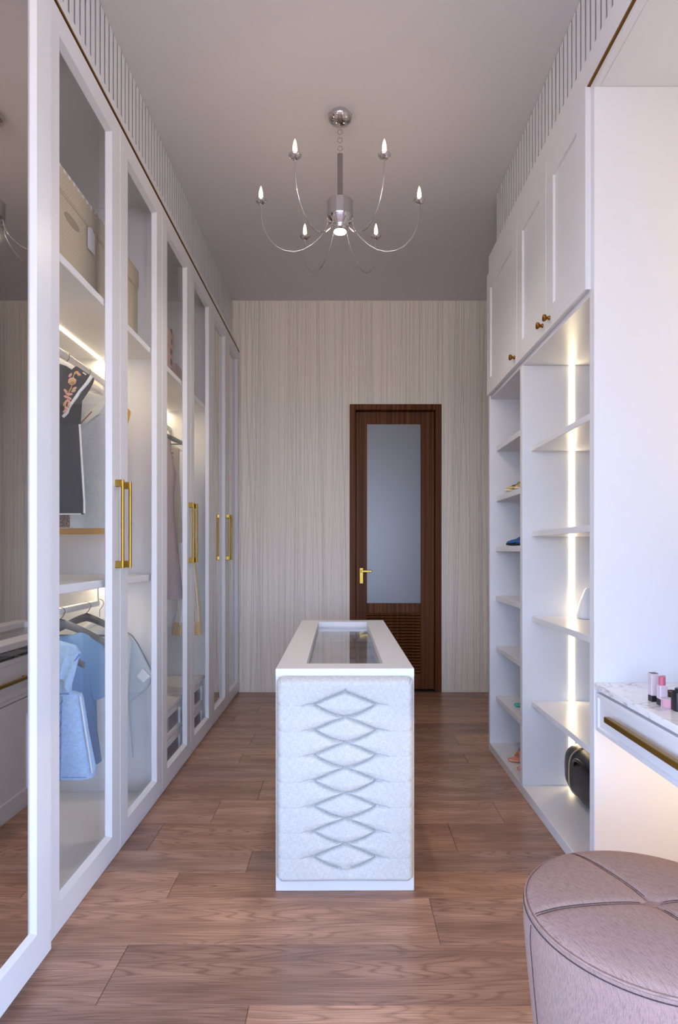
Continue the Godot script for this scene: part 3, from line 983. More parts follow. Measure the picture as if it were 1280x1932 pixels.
# ---------------------------------------------------------------- chandelier
func build_chandelier() -> void:
	var cx := -0.016; var cd := 2.8
	var c := thing("chandelier", "chrome six-arm chandelier with lit candle bulbs hanging from the ceiling", "chandelier", P(cx, 2.6, cd))
	var o := P(cx, 0, cd)
	part("canopy", MB.new().lathe([Vector2(0.042, 3.2), Vector2(0.0594, 3.18), Vector2(0.053, 3.164), Vector2(0.034, 3.15), Vector2(0.012, 3.144), Vector2(0.0001, 3.143)], o, 10), mat.chrome, c)
	for y in [3.11, 3.071, 3.033]:
		var pts := []
		for k in 7:
			var a := TAU * k / 5.0 - PI / 2
			pts.append(o + Vector3(cos(a) * 0.0128, y + sin(a) * 0.0128, 0))
		part("chain_link", MB.new().tube(pts, 0.0014, 6), mat.steel, c)
	part("stem", MB.new().lathe([Vector2(0.0001, 3.012), Vector2(0.0145, 3.004), Vector2(0.0145, 2.77), Vector2(0.0001, 2.77)], o, 6, true), mat.steel, c)
	part("hub", MB.new().lathe([Vector2(0.0001, 2.786), Vector2(0.058, 2.786), Vector2(0.062, 2.782), Vector2(0.062, 2.71)], o, 12, true), mat.chrome, c)
	part("hub_cap", MB.new().lathe([Vector2(0.0618, 2.71), Vector2(0.055, 2.692), Vector2(0.038, 2.674), Vector2(0.034, 2.662), Vector2(0.034, 2.645), Vector2(0.0001, 2.645)], o, 12), mat.chrome, c)
	var ln := part("lamp_lens", MB.new().lathe([Vector2(0.0001, 2.648), Vector2(0.029, 2.648), Vector2(0.03, 2.642), Vector2(0.02, 2.637), Vector2(0.0001, 2.635)], o, 20), mat.lens, c, "round glowing lens")
	var sp := SpotLight3D.new()
	sp.name = "lens_light"
	sp.light_color = Color(1.0, 0.93, 0.84); sp.light_energy = 1.1; sp.light_size = 0.03
	sp.spot_angle = 84.0; sp.spot_angle_attenuation = 1.0; sp.spot_range = 12.0; sp.spot_attenuation = 2.0; sp.shadow_enabled = true
	c.add_child(sp)
	sp.position = P(cx, 2.63, cd) - c.position
	sp.rotation.x = -PI / 2
	# one arm in its own plane (x outwards), then turned round the hub
	var path := [Vector3(0.056, 2.7, 0), Vector3(0.066, 2.66, 0), Vector3(0.09, 2.622, 0), Vector3(0.13, 2.585, 0), Vector3(0.175, 2.56, 0), Vector3(0.2154, 2.5515, 0), Vector3(0.26, 2.557, 0), Vector3(0.3, 2.578, 0), Vector3(0.335, 2.615, 0), Vector3(0.357, 2.66, 0), Vector3(0.3675, 2.71, 0), Vector3(0.37, 2.778, 0)]
	var cv := Curve3D.new()
	for k in path.size():
		var tg: Vector3 = (path[mini(k + 1, path.size() - 1)] - path[maxi(k - 1, 0)]) / 6.0
		cv.add_point(path[k], -tg, tg)
	var fine := []
	for k in 49: fine.append(cv.sample_baked(cv.get_baked_length() * k / 48.0))
	var sag := Vector3(0, -2.6, 0)
	var am := MB.new().tube(fine, 0.0031, 8).moved(sag).mesh()
	var dm := MB.new().lathe([Vector2(0.0001, 2.772), Vector2(0.01, 2.773), Vector2(0.021, 2.781), Vector2(0.0285, 2.79), Vector2(0.022, 2.792), Vector2(0.0001, 2.786)], Vector3(0.37, 0, 0), 8).moved(sag).mesh()
	var bm := MB.new().lathe([Vector2(0.0001, 2.788), Vector2(0.0075, 2.79), Vector2(0.0095, 2.808), Vector2(0.0085, 2.828), Vector2(0.005, 2.846), Vector2(0.0001, 2.858)], Vector3(0.37, 0, 0), 12).moved(sag).mesh()
	for k in 6:
		var arm := put("arm", am, mat.chrome, c, Vector3(), Vector3(0, k * PI / 3.0, 0))
		put("candle_dish", dm, mat.chrome, arm)
		var b := put("candle_bulb", bm, mat.bulb, arm)
		b.set_meta("label", "lit candle-shaped bulb")
		omni("bulb_light", arm, Vector3(0.37, 2.82 - 2.6, 0), Color(1.0, 0.87, 0.7), BULB, 0.008)

const BULB := 0.007

# ---------------------------------------------------------------- ottoman
func build_ottoman() -> void:
	var ox := 0.627; var od := 1.215
	var c := thing("ottoman", "round mauve tweed ottoman with stitched panels in front of dressing table", "ottoman", P(ox, 0, od))
	var o := P(ox, 0, od)
	var seg := 72
	var prof := [Vector2(0.2, 0.0), Vector2(0.214, 0.006), Vector2(0.221, 0.06), Vector2(0.2335, 0.17), Vector2(0.2445, 0.28), Vector2(0.251, 0.36), Vector2(0.2515, 0.39), Vector2(0.2485, 0.41), Vector2(0.245, 0.4165)]
	# seam directions on the seat, from the photograph
	var seams := [PI * 1.03, PI * 1.5 + 0.28, 0.05, PI * 0.5 + 0.3]
	seams = [Vector2(-1, 0.06).angle(), Vector2(-0.34, -1).angle(), Vector2(1, -0.06).angle(), Vector2(0.34, 1).angle()]
	var rows := []
	for p in prof:
		var r := PackedVector3Array()
		for j in seg * 2:
			var a := TAU * j / (seg * 2)
			var dip := 0.0
			for s in seams:
				dip = maxf(dip, exp(-absf(wrapf(a - s, -PI, PI)) * p.x / 0.004))
			var k: float = p.x - 0.004 * dip
			r.append(o + Vector3(cos(a) * k, p.y, sin(a) * k))
		rows.append(r)
	part("body", MB.new().grid(rows, true, true, null, Vector2(1, 1)), mat.tweed, c)
	# seat: shallow dome pulled down at the centre and along four seams
	var top := []
	for i in 41:
		var f := 1.0 - i / 40.0
		var r := PackedVector3Array()
		for j in seg * 3:
			var a := TAU * j / (seg * 3)
			var rad := 0.2455 * maxf(f, 0.0005)
			var dip := 0.0
			for s in seams:
				dip = maxf(dip, exp(-absf(wrapf(a - s, -PI, PI)) * rad / 0.005) * (1.0 if rad > 0.02 else rad / 0.02))
			var hh := 0.418 + 0.022 * sqrt(maxf(0.0, 1.0 - pow(f, 5.0))) + 0.006 * (1.0 - f * f)
			hh -= 0.008 * dip * minf(1.0, (1.0 - f) * 12.0) + 0.012 * exp(-rad / 0.022)
			r.append(o + Vector3(cos(a) * rad, hh, sin(a) * rad))
		top.append(r)
	var seat := MB.new().grid(top, true, false, Vector3(0, 1, 0))
	for k in seat.v.size():
		var q: Vector3 = seat.v[k] - o
		seat.t[k] = Vector2(q.x * 0.9 - q.z * 0.44, q.x * 0.44 + q.z * 0.9)
	part("seat", seat, mat.tweed, c)
	# double piping round the rim
	for e in [[0.2475, 0.4185, 0.0027], [0.2508, 0.409, 0.0009]]:
		var ring := []
		for j in 97:
			var a := TAU * j / 96.0
			ring.append(o + Vector3(cos(a) * e[0], e[1], sin(a) * e[0]))
		part("piping", MB.new().tube(ring, e[2], 6), mat.tweed if e[2] > 0.002 else mat.thread, c)
	# dark stitching down the seams
	for s in seams:
		for w in [-0.0035, 0.0035]:
			var line := []
			for i in 30:
				var f := lerpf(0.1, 0.985, i / 29.0)
				var rad := 0.2455 * f
				var hh := 0.418 + 0.022 * sqrt(maxf(0.0, 1.0 - pow(f, 5.0))) + 0.006 * (1.0 - f * f) - 0.012 * exp(-rad / 0.022) - 0.008 * exp(-0.0035 / 0.005) * minf(1.0, (1.0 - f) * 12.0)
				line.append(o + Vector3(cos(s) * rad - sin(s) * w, hh + 0.0002, sin(s) * rad + cos(s) * w))
			part("stitching", MB.new().tube(line, 0.00075, 5), mat.thread, c)
		var dn := []
		for i in 20:
			var y := lerpf(0.02, 0.4, i / 19.0)
			var rr := 0.0
			for q in prof.size() - 1:
				if y >= prof[q].y and y <= prof[q + 1].y:
					rr = lerpf(prof[q].x, prof[q + 1].x, (y - prof[q].y) / (prof[q + 1].y - prof[q].y))
			dn.append(o + Vector3(cos(s) * rr - sin(s) * 0.006, y, sin(s) * rr + cos(s) * 0.006))
		part("stitching", MB.new().tube(dn, 0.0007, 5), mat.thread, c)
	var bt := MB.new().loft([[o + Vector3(-0.016, 0.4345, 0.004), Vector3(0, 0, 0.009), Vector3(0, 0.003, 0)], [o + Vector3(0.016, 0.4345, -0.004), Vector3(0, 0, 0.009), Vector3(0, 0.003, 0)]], 12, 0.6)
	part("button", bt, mat.tweed, c)

# ---------------------------------------------------------------- hanging clothes
# a hollow-looking garment: rings of (height, left, right, half depth) about the rail, with folds that grow downwards
func garment(secs: Array, d: float, fold := 0.0, waves := 9.0, ph := 0.0) -> MB:
	var rows := []
	var seg := 64
	var y_top: float = secs[0][0]; var y_bot: float = secs[-1][0]
	var fine := []
	for i in secs.size() - 1:
		for q in 4:
			var f := q / 4.0
			var r := []
			for k in 4: r.append(lerpf(secs[i][k], secs[i + 1][k], f))
			fine.append(r)
	fine.append(secs[-1])
	for s in fine:
		var row := PackedVector3Array()
		var c: float = (s[1] + s[2]) * 0.5; var hw: float = (s[2] - s[1]) * 0.5
		var grow: float = (y_top - s[0]) / (y_top - y_bot)
		for j in seg:
			var a := TAU * j / seg
			var ca := cos(a); var sa := sin(a)
			var x: float = hw * signf(ca) * pow(absf(ca), 0.8)
			var z: float = s[3] * signf(sa) * pow(absf(sa), 0.7)
			z += fold * grow * sin(x / maxf(hw, 0.01) * waves + ph) * absf(sa)
			row.append(Vector3(c + x, s[0], -d + z))
		rows.append(row)
	return MB.new().grid(rows)

# sleeve: a flattened tube from shoulder to cuff; half is the half-width vector at the cuff
func sleeve(a: Vector3, b: Vector3, ha: Vector3, hb: Vector3, dep := 0.018) -> MB:
	var secs := []
	for q in 6:
		var f := q / 5.0
		secs.append([a.lerp(b, f), ha.lerp(hb, f), Vector3(0, 0, dep * (0.8 + 0.3 * f))])
	return MB.new().loft(secs, 24, 0.8)

func hanger(label: String, m: Material, d: float, rail_y: float, drop: float, half: float) -> Node3D:
	var o := P(-1.115, rail_y, d)
	var c := thing("clothes_hanger", label, "hanger", o, "clothes hangers on the wardrobe rails")
	var hook := []
	for k in 12:
		var a := lerpf(-0.6, PI * 1.1, k / 11.0)
		hook.append(o + Vector3(cos(a) * 0.018, -0.0162 + sin(a) * 0.018, 0))
	hook.reverse()
	hook.append(o + Vector3(0.008, -0.038, 0))
	hook.append(o + Vector3(0, -0.046, 0))
	hook.append(o + Vector3(0, -drop, 0))
	part("hook", MB.new().tube(hook, 0.0016, 6), mat.wire, c, "thin wire hook")
	var secs := []
	for k in 15:
		var u := k / 7.0 - 1.0
		var y := -drop - 0.012 - 0.085 * pow(absf(u), 1.25)
		var hgt := 0.018 - 0.006 * absf(u)
		secs.append([o + Vector3(u * half, y, 0.012 * u * u), Vector3(0, hgt, 0), Vector3(0, 0, 0.011)])
	part("shoulder_bar", MB.new().loft(secs, 12, 0.8), m, c)
	var bar := []
	for k in 7: bar.append(o + Vector3(lerpf(-half * 0.9, half * 0.9, k / 6.0), -drop - 0.092, 0.006))
	part("trouser_bar", MB.new().tube(bar, 0.0045, 8), m, c)
	return c

func build_clothes() -> void:
	var cx := -1.115
	var g := "clothes hanging in the glass wardrobes"
	# upper rail of the first wardrobe, front to back
	hanger("white hanger under the black embroidered blouse", mat.hanger_white, 2.22, 1.949, 0.06, 0.17)
	var b := thing("blouse", "black blouse with embroidered flowers and white edging on upper rail", "blouse", P(cx, 1.29, 2.22), g)
	part("body", garment([[1.85, cx - 0.06, cx + 0.06, 0.012], [1.835, cx - 0.11, cx + 0.11, 0.02], [1.81, cx - 0.165, cx + 0.165, 0.022], [1.78, cx - 0.17, cx + 0.165, 0.024], [1.72, cx - 0.15, cx + 0.146, 0.026], [1.61, cx - 0.138, cx + 0.138, 0.028], [1.4, cx - 0.153, cx + 0.153, 0.03], [1.33, cx - 0.158, cx + 0.157, 0.03], [1.289, cx - 0.152, cx + 0.152, 0.03]], 2.22, 0.004), mat.black_cloth, b)
	for s in [-1.0, 1.0]:
		var hb := Vector3(s * 0.052, 0.074, 0)
		var slv := part("sleeve", sleeve(P(cx + s * 0.085, 1.765, 2.215), P(cx + s * 0.138, 1.72, 2.215), Vector3(s * 0.045, 0.07, 0), hb, 0.03), mat.black_cloth, b)
		var edge := []
		for k in 9:
			var f := k / 8.0 * 2.0 - 1.0
			edge.append(P(cx + s * 0.14, 1.718, 2.187 + 0.012 * f * f) + hb * f * 1.02 + Vector3(0.003 * sin(k * 2.1), 0.002 * cos(k * 1.7), 0))
		part("white_edge", MB.new().tube(edge, 0.0062, 6), mat.white_cloth, slv, "white sleeve edge")
		var side := []
		for k in 8:
			var f := k / 7.0
			side.append(P(cx + s * (lerpf(0.141, 0.16, f) if f < 0.85 else 0.158), lerpf(1.62, 1.292, f), 2.212))
		part("white_edge", MB.new().tube(side, 0.0042, 6), mat.white_cloth, b, "white side edge")
	var hem := []
	for k in 12: hem.append(P(lerpf(cx - 0.152, cx + 0.152, k / 11.0), 1.288, 2.196))
	part("white_edge", MB.new().tube(hem, 0.003, 6), mat.white_cloth, b, "white hem edge")
	embroidery(b)
	hanger("white hanger under the white blouse with rust stitching", mat.hanger_white, 2.4, 1.949, 0.07, 0.16)
	var w := thing("blouse", "white blouse with rust sleeve stitching behind the black blouse", "blouse", P(cx, 1.245, 2.4), g)
	part("body", garment([[1.8, cx - 0.06, cx + 0.06, 0.012], [1.785, cx - 0.11, cx + 0.12, 0.02], [1.765, cx - 0.17, cx + 0.175, 0.022], [1.7, cx - 0.18, cx + 0.185, 0.026], [1.5, cx - 0.165, cx + 0.17, 0.03], [1.3, cx - 0.175, cx + 0.18, 0.034], [1.245, cx - 0.175, cx + 0.18, 0.034]], 2.4, 0.007, 11.0), mat.white_cloth, w)
	for s in [-1.0, 1.0]:
		var slv := part("sleeve", sleeve(P(cx + s * 0.13, 1.74, 2.4), P(cx + s * 0.1, 1.65, 2.375), Vector3(0.05 * s, 0.02, 0), Vector3(0.05 * s, 0.045, 0), 0.02), mat.white_cloth, w)
		var ln := []
		for k in 9: ln.append(P(cx + s * lerpf(0.055, 0.128, k / 8.0), lerpf(1.622, 1.699, k / 8.0), 2.349))
		part("stitching", MB.new().tube(ln, 0.0024, 6), mat.rust_thread, slv, "rust coloured stitching")
	var sc := thing("scarf", "narrow brown spotted scarf end below the black blouse hem", "scarf", P(cx, 1.244, 2.31), g)
	part("cloth", garment([[1.72, cx - 0.05, cx + 0.05, 0.012], [1.6, cx - 0.05, cx + 0.055, 0.008], [1.244, cx - 0.055, cx + 0.06, 0.008]], 2.31, 0.003), mat.leopard, sc)
	hanger("white hanger under the mustard blouse", mat.hanger_white, 2.6, 1.949, 0.07, 0.16)
	var m := thing("blouse", "mustard yellow blouse last on the upper rail", "blouse", P(cx, 1.243, 2.6), g)
	part("body", garment([[1.81, cx - 0.06, cx + 0.06, 0.012], [1.79, cx - 0.12, cx + 0.12, 0.02], [1.76, cx - 0.17, cx + 0.17, 0.022], [1.5, cx - 0.16, cx + 0.165, 0.03], [1.28, cx - 0.17, cx + 0.17, 0.034], [1.226, cx - 0.17, cx + 0.17, 0.034]], 2.6, 0.006, 8.0, 1.0), mat.mustard, m)
	for s in [-1.0, 1.0]:
		part("sleeve", sleeve(P(cx + s * 0.12, 1.77, 2.6), P(cx + s * 0.178, 1.715, 2.59), Vector3(s * 0.03, 0.03, 0), Vector3(s * 0.014, 0.045, 0), 0.02), mat.mustard, m)
	# lower rail
	hanger("grey hanger inside the denim dress on the lower rail", mat.hanger_grey, 2.15, 0.931, 0.088, 0.188)
	denim_dress(P(cx, 0.34, 2.15), g)
	hanger("grey hanger showing above the plain blue blouse", mat.hanger_grey, 2.36, 0.931, 0.05, 0.2)
	var u := thing("blouse", "plain blue blouse behind the denim dress", "blouse", P(cx, 0.317, 2.36), g)
	part("body", garment([[0.842, cx + 0.092, cx + 0.104, 0.01], [0.825, cx + 0.05, cx + 0.14, 0.016], [0.8, cx - 0.12, cx + 0.165, 0.022], [0.77, cx - 0.17, cx + 0.178, 0.024], [0.7, cx - 0.165, cx + 0.168, 0.026], [0.58, cx - 0.14, cx + 0.14, 0.028], [0.45, cx - 0.143, cx + 0.143, 0.03], [0.325, cx - 0.16, cx + 0.162, 0.03], [0.317, cx - 0.15, cx + 0.15, 0.03]], 2.36, 0.005), mat.blue_cloth, u)
	for s in [-1.0, 1.0]:
		part("sleeve", sleeve(P(cx + s * 0.13, 0.74, 2.36), P(cx + s * 0.185, 0.585, 2.35), Vector3(s * 0.045, 0.03, 0), Vector3(s * 0.05, 0.022, 0), 0.022), mat.blue_cloth, u)
	hanger("black wooden hanger with bare shoulders on the lower rail", mat.hanger_black, 2.6, 0.931, 0.052, 0.176)
	var h := thing("blouse", "pale sheer blouse with white cuff beside the glass on lower rail", "blouse", P(cx, 0.25, 2.73), g)
	part("body", garment([[0.79, cx - 0.06, cx + 0.06, 0.01], [0.775, cx - 0.1, cx + 0.11, 0.016], [0.745, cx - 0.14, cx + 0.15, 0.018], [0.6, cx - 0.14, cx + 0.14, 0.02], [0.46, cx - 0.13, cx + 0.135, 0.022], [0.215, cx - 0.15, cx + 0.158, 0.022]], 2.73, 0.003), mat.sheer, h)
	var secs := []
	for q in [[236, 1190, 225, 1335], [250, 1200, 243, 1324], [260, 1214, 250, 1320], [270, 1233, 261, 1312], [280, 1253, 272, 1303], [288, 1270, 283, 1292]]:
		var r := P((q[0] - 648.5) * 2.77 / 1131.0, 1.152 - (q[1] - 1040.0) * 2.77 / 1131.0, 2.77)
		var l := P((q[2] - 648.5) * 2.77 / 1131.0, 1.152 - (q[3] - 1040.0) * 2.77 / 1131.0, 2.77)
		secs.append([(r + l) * 0.5, (r - l) * 0.5, Vector3(0, 0, 0.013)])
	var sp := part("sleeve", MB.new().loft(secs, 28, 0.9), mat.sheer, h)
	var seam := []
	for q in [[238, 1191], [250, 1200], [260, 1214], [270, 1233], [280, 1253], [288, 1270]]:
		seam.append(P((q[0] - 648.5) * 2.762 / 1131.0, 1.152 - (q[1] - 1040.0) * 2.762 / 1131.0, 2.762))
	part("seam", MB.new().tube(seam, 0.0018, 6), mat.hanger_grey, sp, "dark edge seam")
	part("cuff", MB.new().plate(PackedVector2Array([Vector2(-0.036, 0.0), Vector2(-0.008, 0.036), Vector2(0.026, 0.0), Vector2(-0.006, -0.028)]), 0.016, Transform3D(Basis(), P(-0.909, 0.58, 2.745))), mat.white_cloth, sp, "white folded cuff")
	hanger("white hanger under the pale sheer blouse", mat.hanger_white, 2.74, 0.931, 0.085, 0.14)
	# second wardrobe
	hanger("dark hanger under the mauve dress", mat.hanger_black, 3.3, 1.949, 0.08, 0.17)
	var md := thing("dress", "long mauve dress in the second glass wardrobe", "dress", P(cx, 0.885, 3.3), g)
	part("body", garment([[1.83, cx - 0.07, cx + 0.09, 0.012], [1.81, cx - 0.11, cx + 0.13, 0.02], [1.78, cx - 0.16, cx + 0.163, 0.026], [1.69, cx - 0.165, cx + 0.166, 0.03], [1.58, cx - 0.19, cx + 0.19, 0.04], [1.46, cx - 0.18, cx + 0.18, 0.04], [1.33, cx - 0.185, cx + 0.183, 0.045], [1.1, cx - 0.21, cx + 0.21, 0.05], [0.89, cx - 0.23, cx + 0.231, 0.055]], 3.3, 0.012, 10.0), mat.mauve, md)
	hanger("dark hanger showing above the cream blouse", mat.hanger_grey, 3.45, 1.949, 0.09, 0.21)
	var cr := thing("blouse", "cream blouse with dark buttons behind the mauve dress", "blouse", P(cx, 1.2, 3.45), g)
	part("body", garment([[1.76, cx - 0.06, cx + 0.08, 0.012], [1.748, cx - 0.14, cx + 0.16, 0.02], [1.74, cx - 0.17, cx + 0.172, 0.022], [1.6, cx - 0.165, cx + 0.168, 0.03], [1.4, cx - 0.17, cx + 0.18, 0.03], [1.2, cx - 0.18, cx + 0.19, 0.03]], 3.45, 0.006), mat.cream, cr)
	for y in [1.71, 1.684]:
		part("button_loop", bx(cx + 0.115, cx + 0.142, y, y + 0.006, 3.415, 3.425, 0.001), mat.hanger_grey, cr, "dark button loop")
	hanger("white hanger under the cream robe with yellow borders", mat.hanger_white, 3.7, 1.949, 0.1, 0.16)
	var rb := thing("robe", "cream robe with yellow patterned borders last in the second glass wardrobe", "robe", P(cx, 0.64, 3.7), g)
	for s in [-1.0, 1.0]:
		var x0 := cx + (0.03 if s > 0 else -0.17); var x1 := cx + (0.17 if s > 0 else -0.03)
		var rows := [[1.76, x0, x1, 0.012], [1.72, x0, x1 + 0.01, 0.02], [1.4, x0 + 0.05 * s, x1 + 0.01 * s, 0.02], [1.05, x0 + 0.07 * s, x1 + 0.035 * s, 0.02], [0.8, x0 + 0.06 * s, x1 + 0.06 * s, 0.024], [0.64, x0 + 0.03 * s, x1 + 0.066 * s, 0.026]]
		var fp := part("front", garment(rows, 3.7, 0.005), mat.white_cloth, rb)
		part("hem_band", garment([[0.715, x0 + 0.043 * s - 0.002, x1 + 0.063 * s + 0.002, 0.028], [0.637, x0 + 0.03 * s - 0.002, x1 + 0.066 * s + 0.002, 0.03]], 3.7, 0.005), mat.robe, fp, "yellow patterned hem")
		var band := []
		for r in rows:
			var xe: float = r[2] if s > 0 else r[1]
			band.append([r[0], minf(xe + 0.002 * s, xe - 0.042 * s), maxf(xe + 0.002 * s, xe - 0.042 * s), r[3] * 0.8])
		part("edge_band", garment(band, 3.7, 0.003), mat.robe, fp, "yellow patterned border")
	part("back", garment([[1.76, cx - 0.15, cx + 0.15, 0.008], [1.2, cx - 0.15, cx + 0.15, 0.008], [0.69, cx - 0.2, cx + 0.2, 0.008]], 3.75, 0.004), mat.white_cloth, rb)

func embroidery(b: Node3D) -> void:
	var at := func(px: float, py: float) -> Vector3:
		return P((px - 648.5) * 2.185 / 1131.0, 1.152 - (py - 1040.0) * 2.185 / 1131.0, 2.184)
	var petals := MB.new(); var gold := MB.new(); var leaf := MB.new()
	var blob := func(m: MB, c: Vector3, rx: float, ry: float, rot: float) -> void:
		var u := Vector3(cos(rot), sin(rot), 0); var w := Vector3(-sin(rot), cos(rot), 0)
		m.loft([[c - u * rx, w * 0.0003, Vector3(0, 0, 0.0006)], [c - u * rx * 0.6, w * ry * 0.8, Vector3(0, 0, 0.002)], [c, w * ry, Vector3(0, 0, 0.0025)], [c + u * rx * 0.6, w * ry * 0.8, Vector3(0, 0, 0.002)], [c + u * rx, w * 0.0003, Vector3(0, 0, 0.0006)]], 10)
	# one large round flower, buds above and below along a stem
	gold.tube([at.call(147, 702), at.call(140, 707), at.call(137, 716), at.call(136, 728), at.call(131, 738), at.call(128, 752), at.call(124, 764), at.call(122, 774)], 0.0016, 6)
	blob.call(petals, at.call(136.5, 719.5), 0.0165, 0.0145, 0.3)
	blob.call(gold, at.call(137, 720) + Vector3(0, 0, 0.002), 0.0115, 0.0105, 0.3)
	blob.call(leaf, at.call(138, 722) + Vector3(0, 0, 0.0036), 0.006, 0.005, 0.0)
	for f in [[133, 708, 0.9, 0], [149, 706, -0.6, 0], [144, 703, 0.4, 1], [141, 733, 0.5, 0], [139, 738, 0.2, 1], [124, 738, 2.2, 0], [128, 744, 2.6, 0], [133, 744, 0.0, 0], [125, 749, -0.4, 0], [132, 752, -0.5, 0], [131, 758, -0.9, 0], [126, 757, 0.7, 0], [122, 762, 1.2, 1], [130, 764, 1.5, 0], [125, 770, -1.0, 0], [123, 776, 0.4, 0]]:
		blob.call(gold if f[3] else petals, at.call(f[0], f[1]), 0.0095, 0.0048, f[2])
	for f in [[129, 768, -0.8], [127, 740, 1.2], [134, 735, 1.0], [147, 708, -1.1]]:
		blob.call(leaf, at.call(f[0], f[1]), 0.007, 0.0018, f[2])
	part("embroidery", petals, mat.rose_thread, b, "pink embroidered petals")
	part("embroidery", gold, mat.gold_thread, b, "gold embroidered flower and stem")
	part("embroidery", leaf, mat.leaf_thread, b, "green embroidered leaves")

func denim_dress(at: Vector3, g: String) -> void:
	var cx := at.x; var d := -at.z
	var c := thing("dress", "light blue sleeveless denim dress with ruffled placket on lower rail", "dress", at, g)
	part("skirt", garment([[0.65, cx - 0.15, cx + 0.148, 0.026], [0.642, cx - 0.176, cx + 0.176, 0.03], [0.62, cx - 0.182, cx + 0.182, 0.032], [0.5, cx - 0.2, cx + 0.2, 0.04], [0.372, cx - 0.226, cx + 0.226, 0.046], [0.345, cx - 0.22, cx + 0.222, 0.046]], d, 0.006, 9.0), mat.denim, c)
	part("bodice", garment([[0.83, cx - 0.1, cx + 0.1, 0.014], [0.815, cx - 0.15, cx + 0.155, 0.02], [0.79, cx - 0.165, cx + 0.17, 0.024], [0.76, cx - 0.16, cx + 0.162, 0.028], [0.7, cx - 0.14, cx + 0.142, 0.03], [0.65, cx - 0.138, cx + 0.138, 0.03]], d, 0.006, 14.0), mat.denim, c)
	# gathered flounce over the shoulder, turned-back armhole edge
	for s in [-1.0, 1.0]:
		var rows := []
		for i in 7:
			var f := i / 6.0
			var row := PackedVector3Array()
			for j in 25:
				var q := j / 24.0
				var x := lerpf(cx + s * 0.1, cx + s * lerpf(0.187, 0.15, f), q)
				var y := lerpf(0.822 - 0.025 * q, 0.7 + 0.02 * sin(q * 4.0), f) - 0.035 * f * q
				row.append(P(x, y, d - 0.034 - 0.012 * f - 0.007 * sin(q * 16.0 + f * 2.0) * f))
			rows.append(row)
		part("flounce", MB.new().grid(rows, false, false, Vector3(0, 0, 1)), mat.denim, c)
		var rim := []
		for k in 12:
			var f := k / 11.0
			rim.append(P(cx + s * (0.185 - 0.05 * sin(f * PI * 0.62)), lerpf(0.79, 0.665, f), d - 0.036))
		part("armhole_edge", MB.new().tube(rim, 0.0035, 6), mat.denim_dark, c)
		# ruffle on the placket: a wavy ribbon standing off the front
		var ru := []
		for i in 2:
			var row := PackedVector3Array()
			for j in 60:
				var f := j / 59.0
				var y := lerpf(0.64, 0.352, f)
				var wob := 0.007 * sin(f * 46.0) + 0.004 * sin(f * 21.0)
				row.append(P(cx + s * 0.115 + wob + i * 0.008, y, d - lerpf(0.036, 0.056, f) - i * 0.014))
			ru.append(row)
		part("ruffle", MB.new().grid(ru, false, false, Vector3(1, 0, 0.4)), mat.denim_dark, c)
		var ed := []
		for k in 10: ed.append(P(cx + s * lerpf(0.178, 0.226, k / 9.0), lerpf(0.636, 0.368, k / 9.0), d - 0.02 - 0.012 * k / 9.0))
		part("side_edge", MB.new().tube(ed, 0.0035, 6), mat.denim_pale, c, "pale side seam")
		var sl := []
		for k in 12: sl.append(P(cx + s * lerpf(0.12, 0.122, k / 11.0), lerpf(0.64, 0.35, k / 11.0), d - lerpf(0.034, 0.052, k / 11.0)))
		part("seam", MB.new().tube(sl, 0.002, 5), mat.denim_dark, c)
	var wl := []
	for k in 15: wl.append(P(cx - 0.145 + k * 0.29 / 14.0, 0.648 + 0.002 * sin(k * 2.0), d - 0.033))
	part("waist_seam", MB.new().tube(wl, 0.003, 6), mat.denim_dark, c)
	var hm := []
	for k in 21: hm.append(P(cx - 0.212 + k * 0.424 / 20.0, 0.358, d - 0.047))
	part("hem_seam", MB.new().tube(hm, 0.0012, 5), mat.denim_dark, c)

# ---------------------------------------------------------------- boxes on the wardrobe shelves
func storage_box(label: String, x1: float, y0: float, y1: float, d0: float, d1: float, m: Material, fancy: int, g: String) -> void:
	y0 += 0.0008
	var c := thing("storage_box", label, "box", P(x1 - 0.19, y0, 0.5 * (d0 + d1)), g)
	part("body", bx(x1 - 0.38, x1, y0, y1 - 0.09, d0, d1, 0.006), m, c)
	part("lid", bx(x1 - 0.384, x1 + 0.004, y1 - 0.09, y1, d0 - 0.004, d1 + 0.004, 0.006), m, c)
	if fancy == 1:
		var mid := 0.5 * (d0 + d1)
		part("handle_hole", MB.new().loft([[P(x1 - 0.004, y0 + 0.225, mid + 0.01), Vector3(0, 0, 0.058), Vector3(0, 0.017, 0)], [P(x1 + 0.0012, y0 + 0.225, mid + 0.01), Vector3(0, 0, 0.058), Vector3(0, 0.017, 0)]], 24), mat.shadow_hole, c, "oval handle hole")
		part("tag", MB.new().plate(PackedVector2Array([Vector2(-0.03, -0.04), Vector2(0.03, -0.04), Vector2(0.03, 0.035), Vector2(0.0, 0.05), Vector2(-0.03, 0.035)]), 0.002, Transform3D(left_basis(), P(x1 + 0.006, y0 + 0.235, d1 - 0.07))), mat.tag, c, "white paper tag")
		for k in 12:
			part("stitch", bx(x1 + 0.003, x1 + 0.006, y1 - 0.02, y1 - 0.008, d0 + 0.02 + k * 0.036, d0 + 0.032 + k * 0.036, 0.001), mat.tag, c)
	if fancy == 2:
		for k in 5:
			part("ornament", MB.new().loft([[P(x1 + 0.002, y0 + 0.06 + k * 0.055, d1 - 0.05), Vector3(0, 0, 0.014), Vector3(0, 0.02, 0)], [P(x1 + 0.006, y0 + 0.06 + k * 0.055, d1 - 0.05), Vector3(0, 0, 0.008), Vector3(0, 0.012, 0)]], 10), mat.ribbon, c)

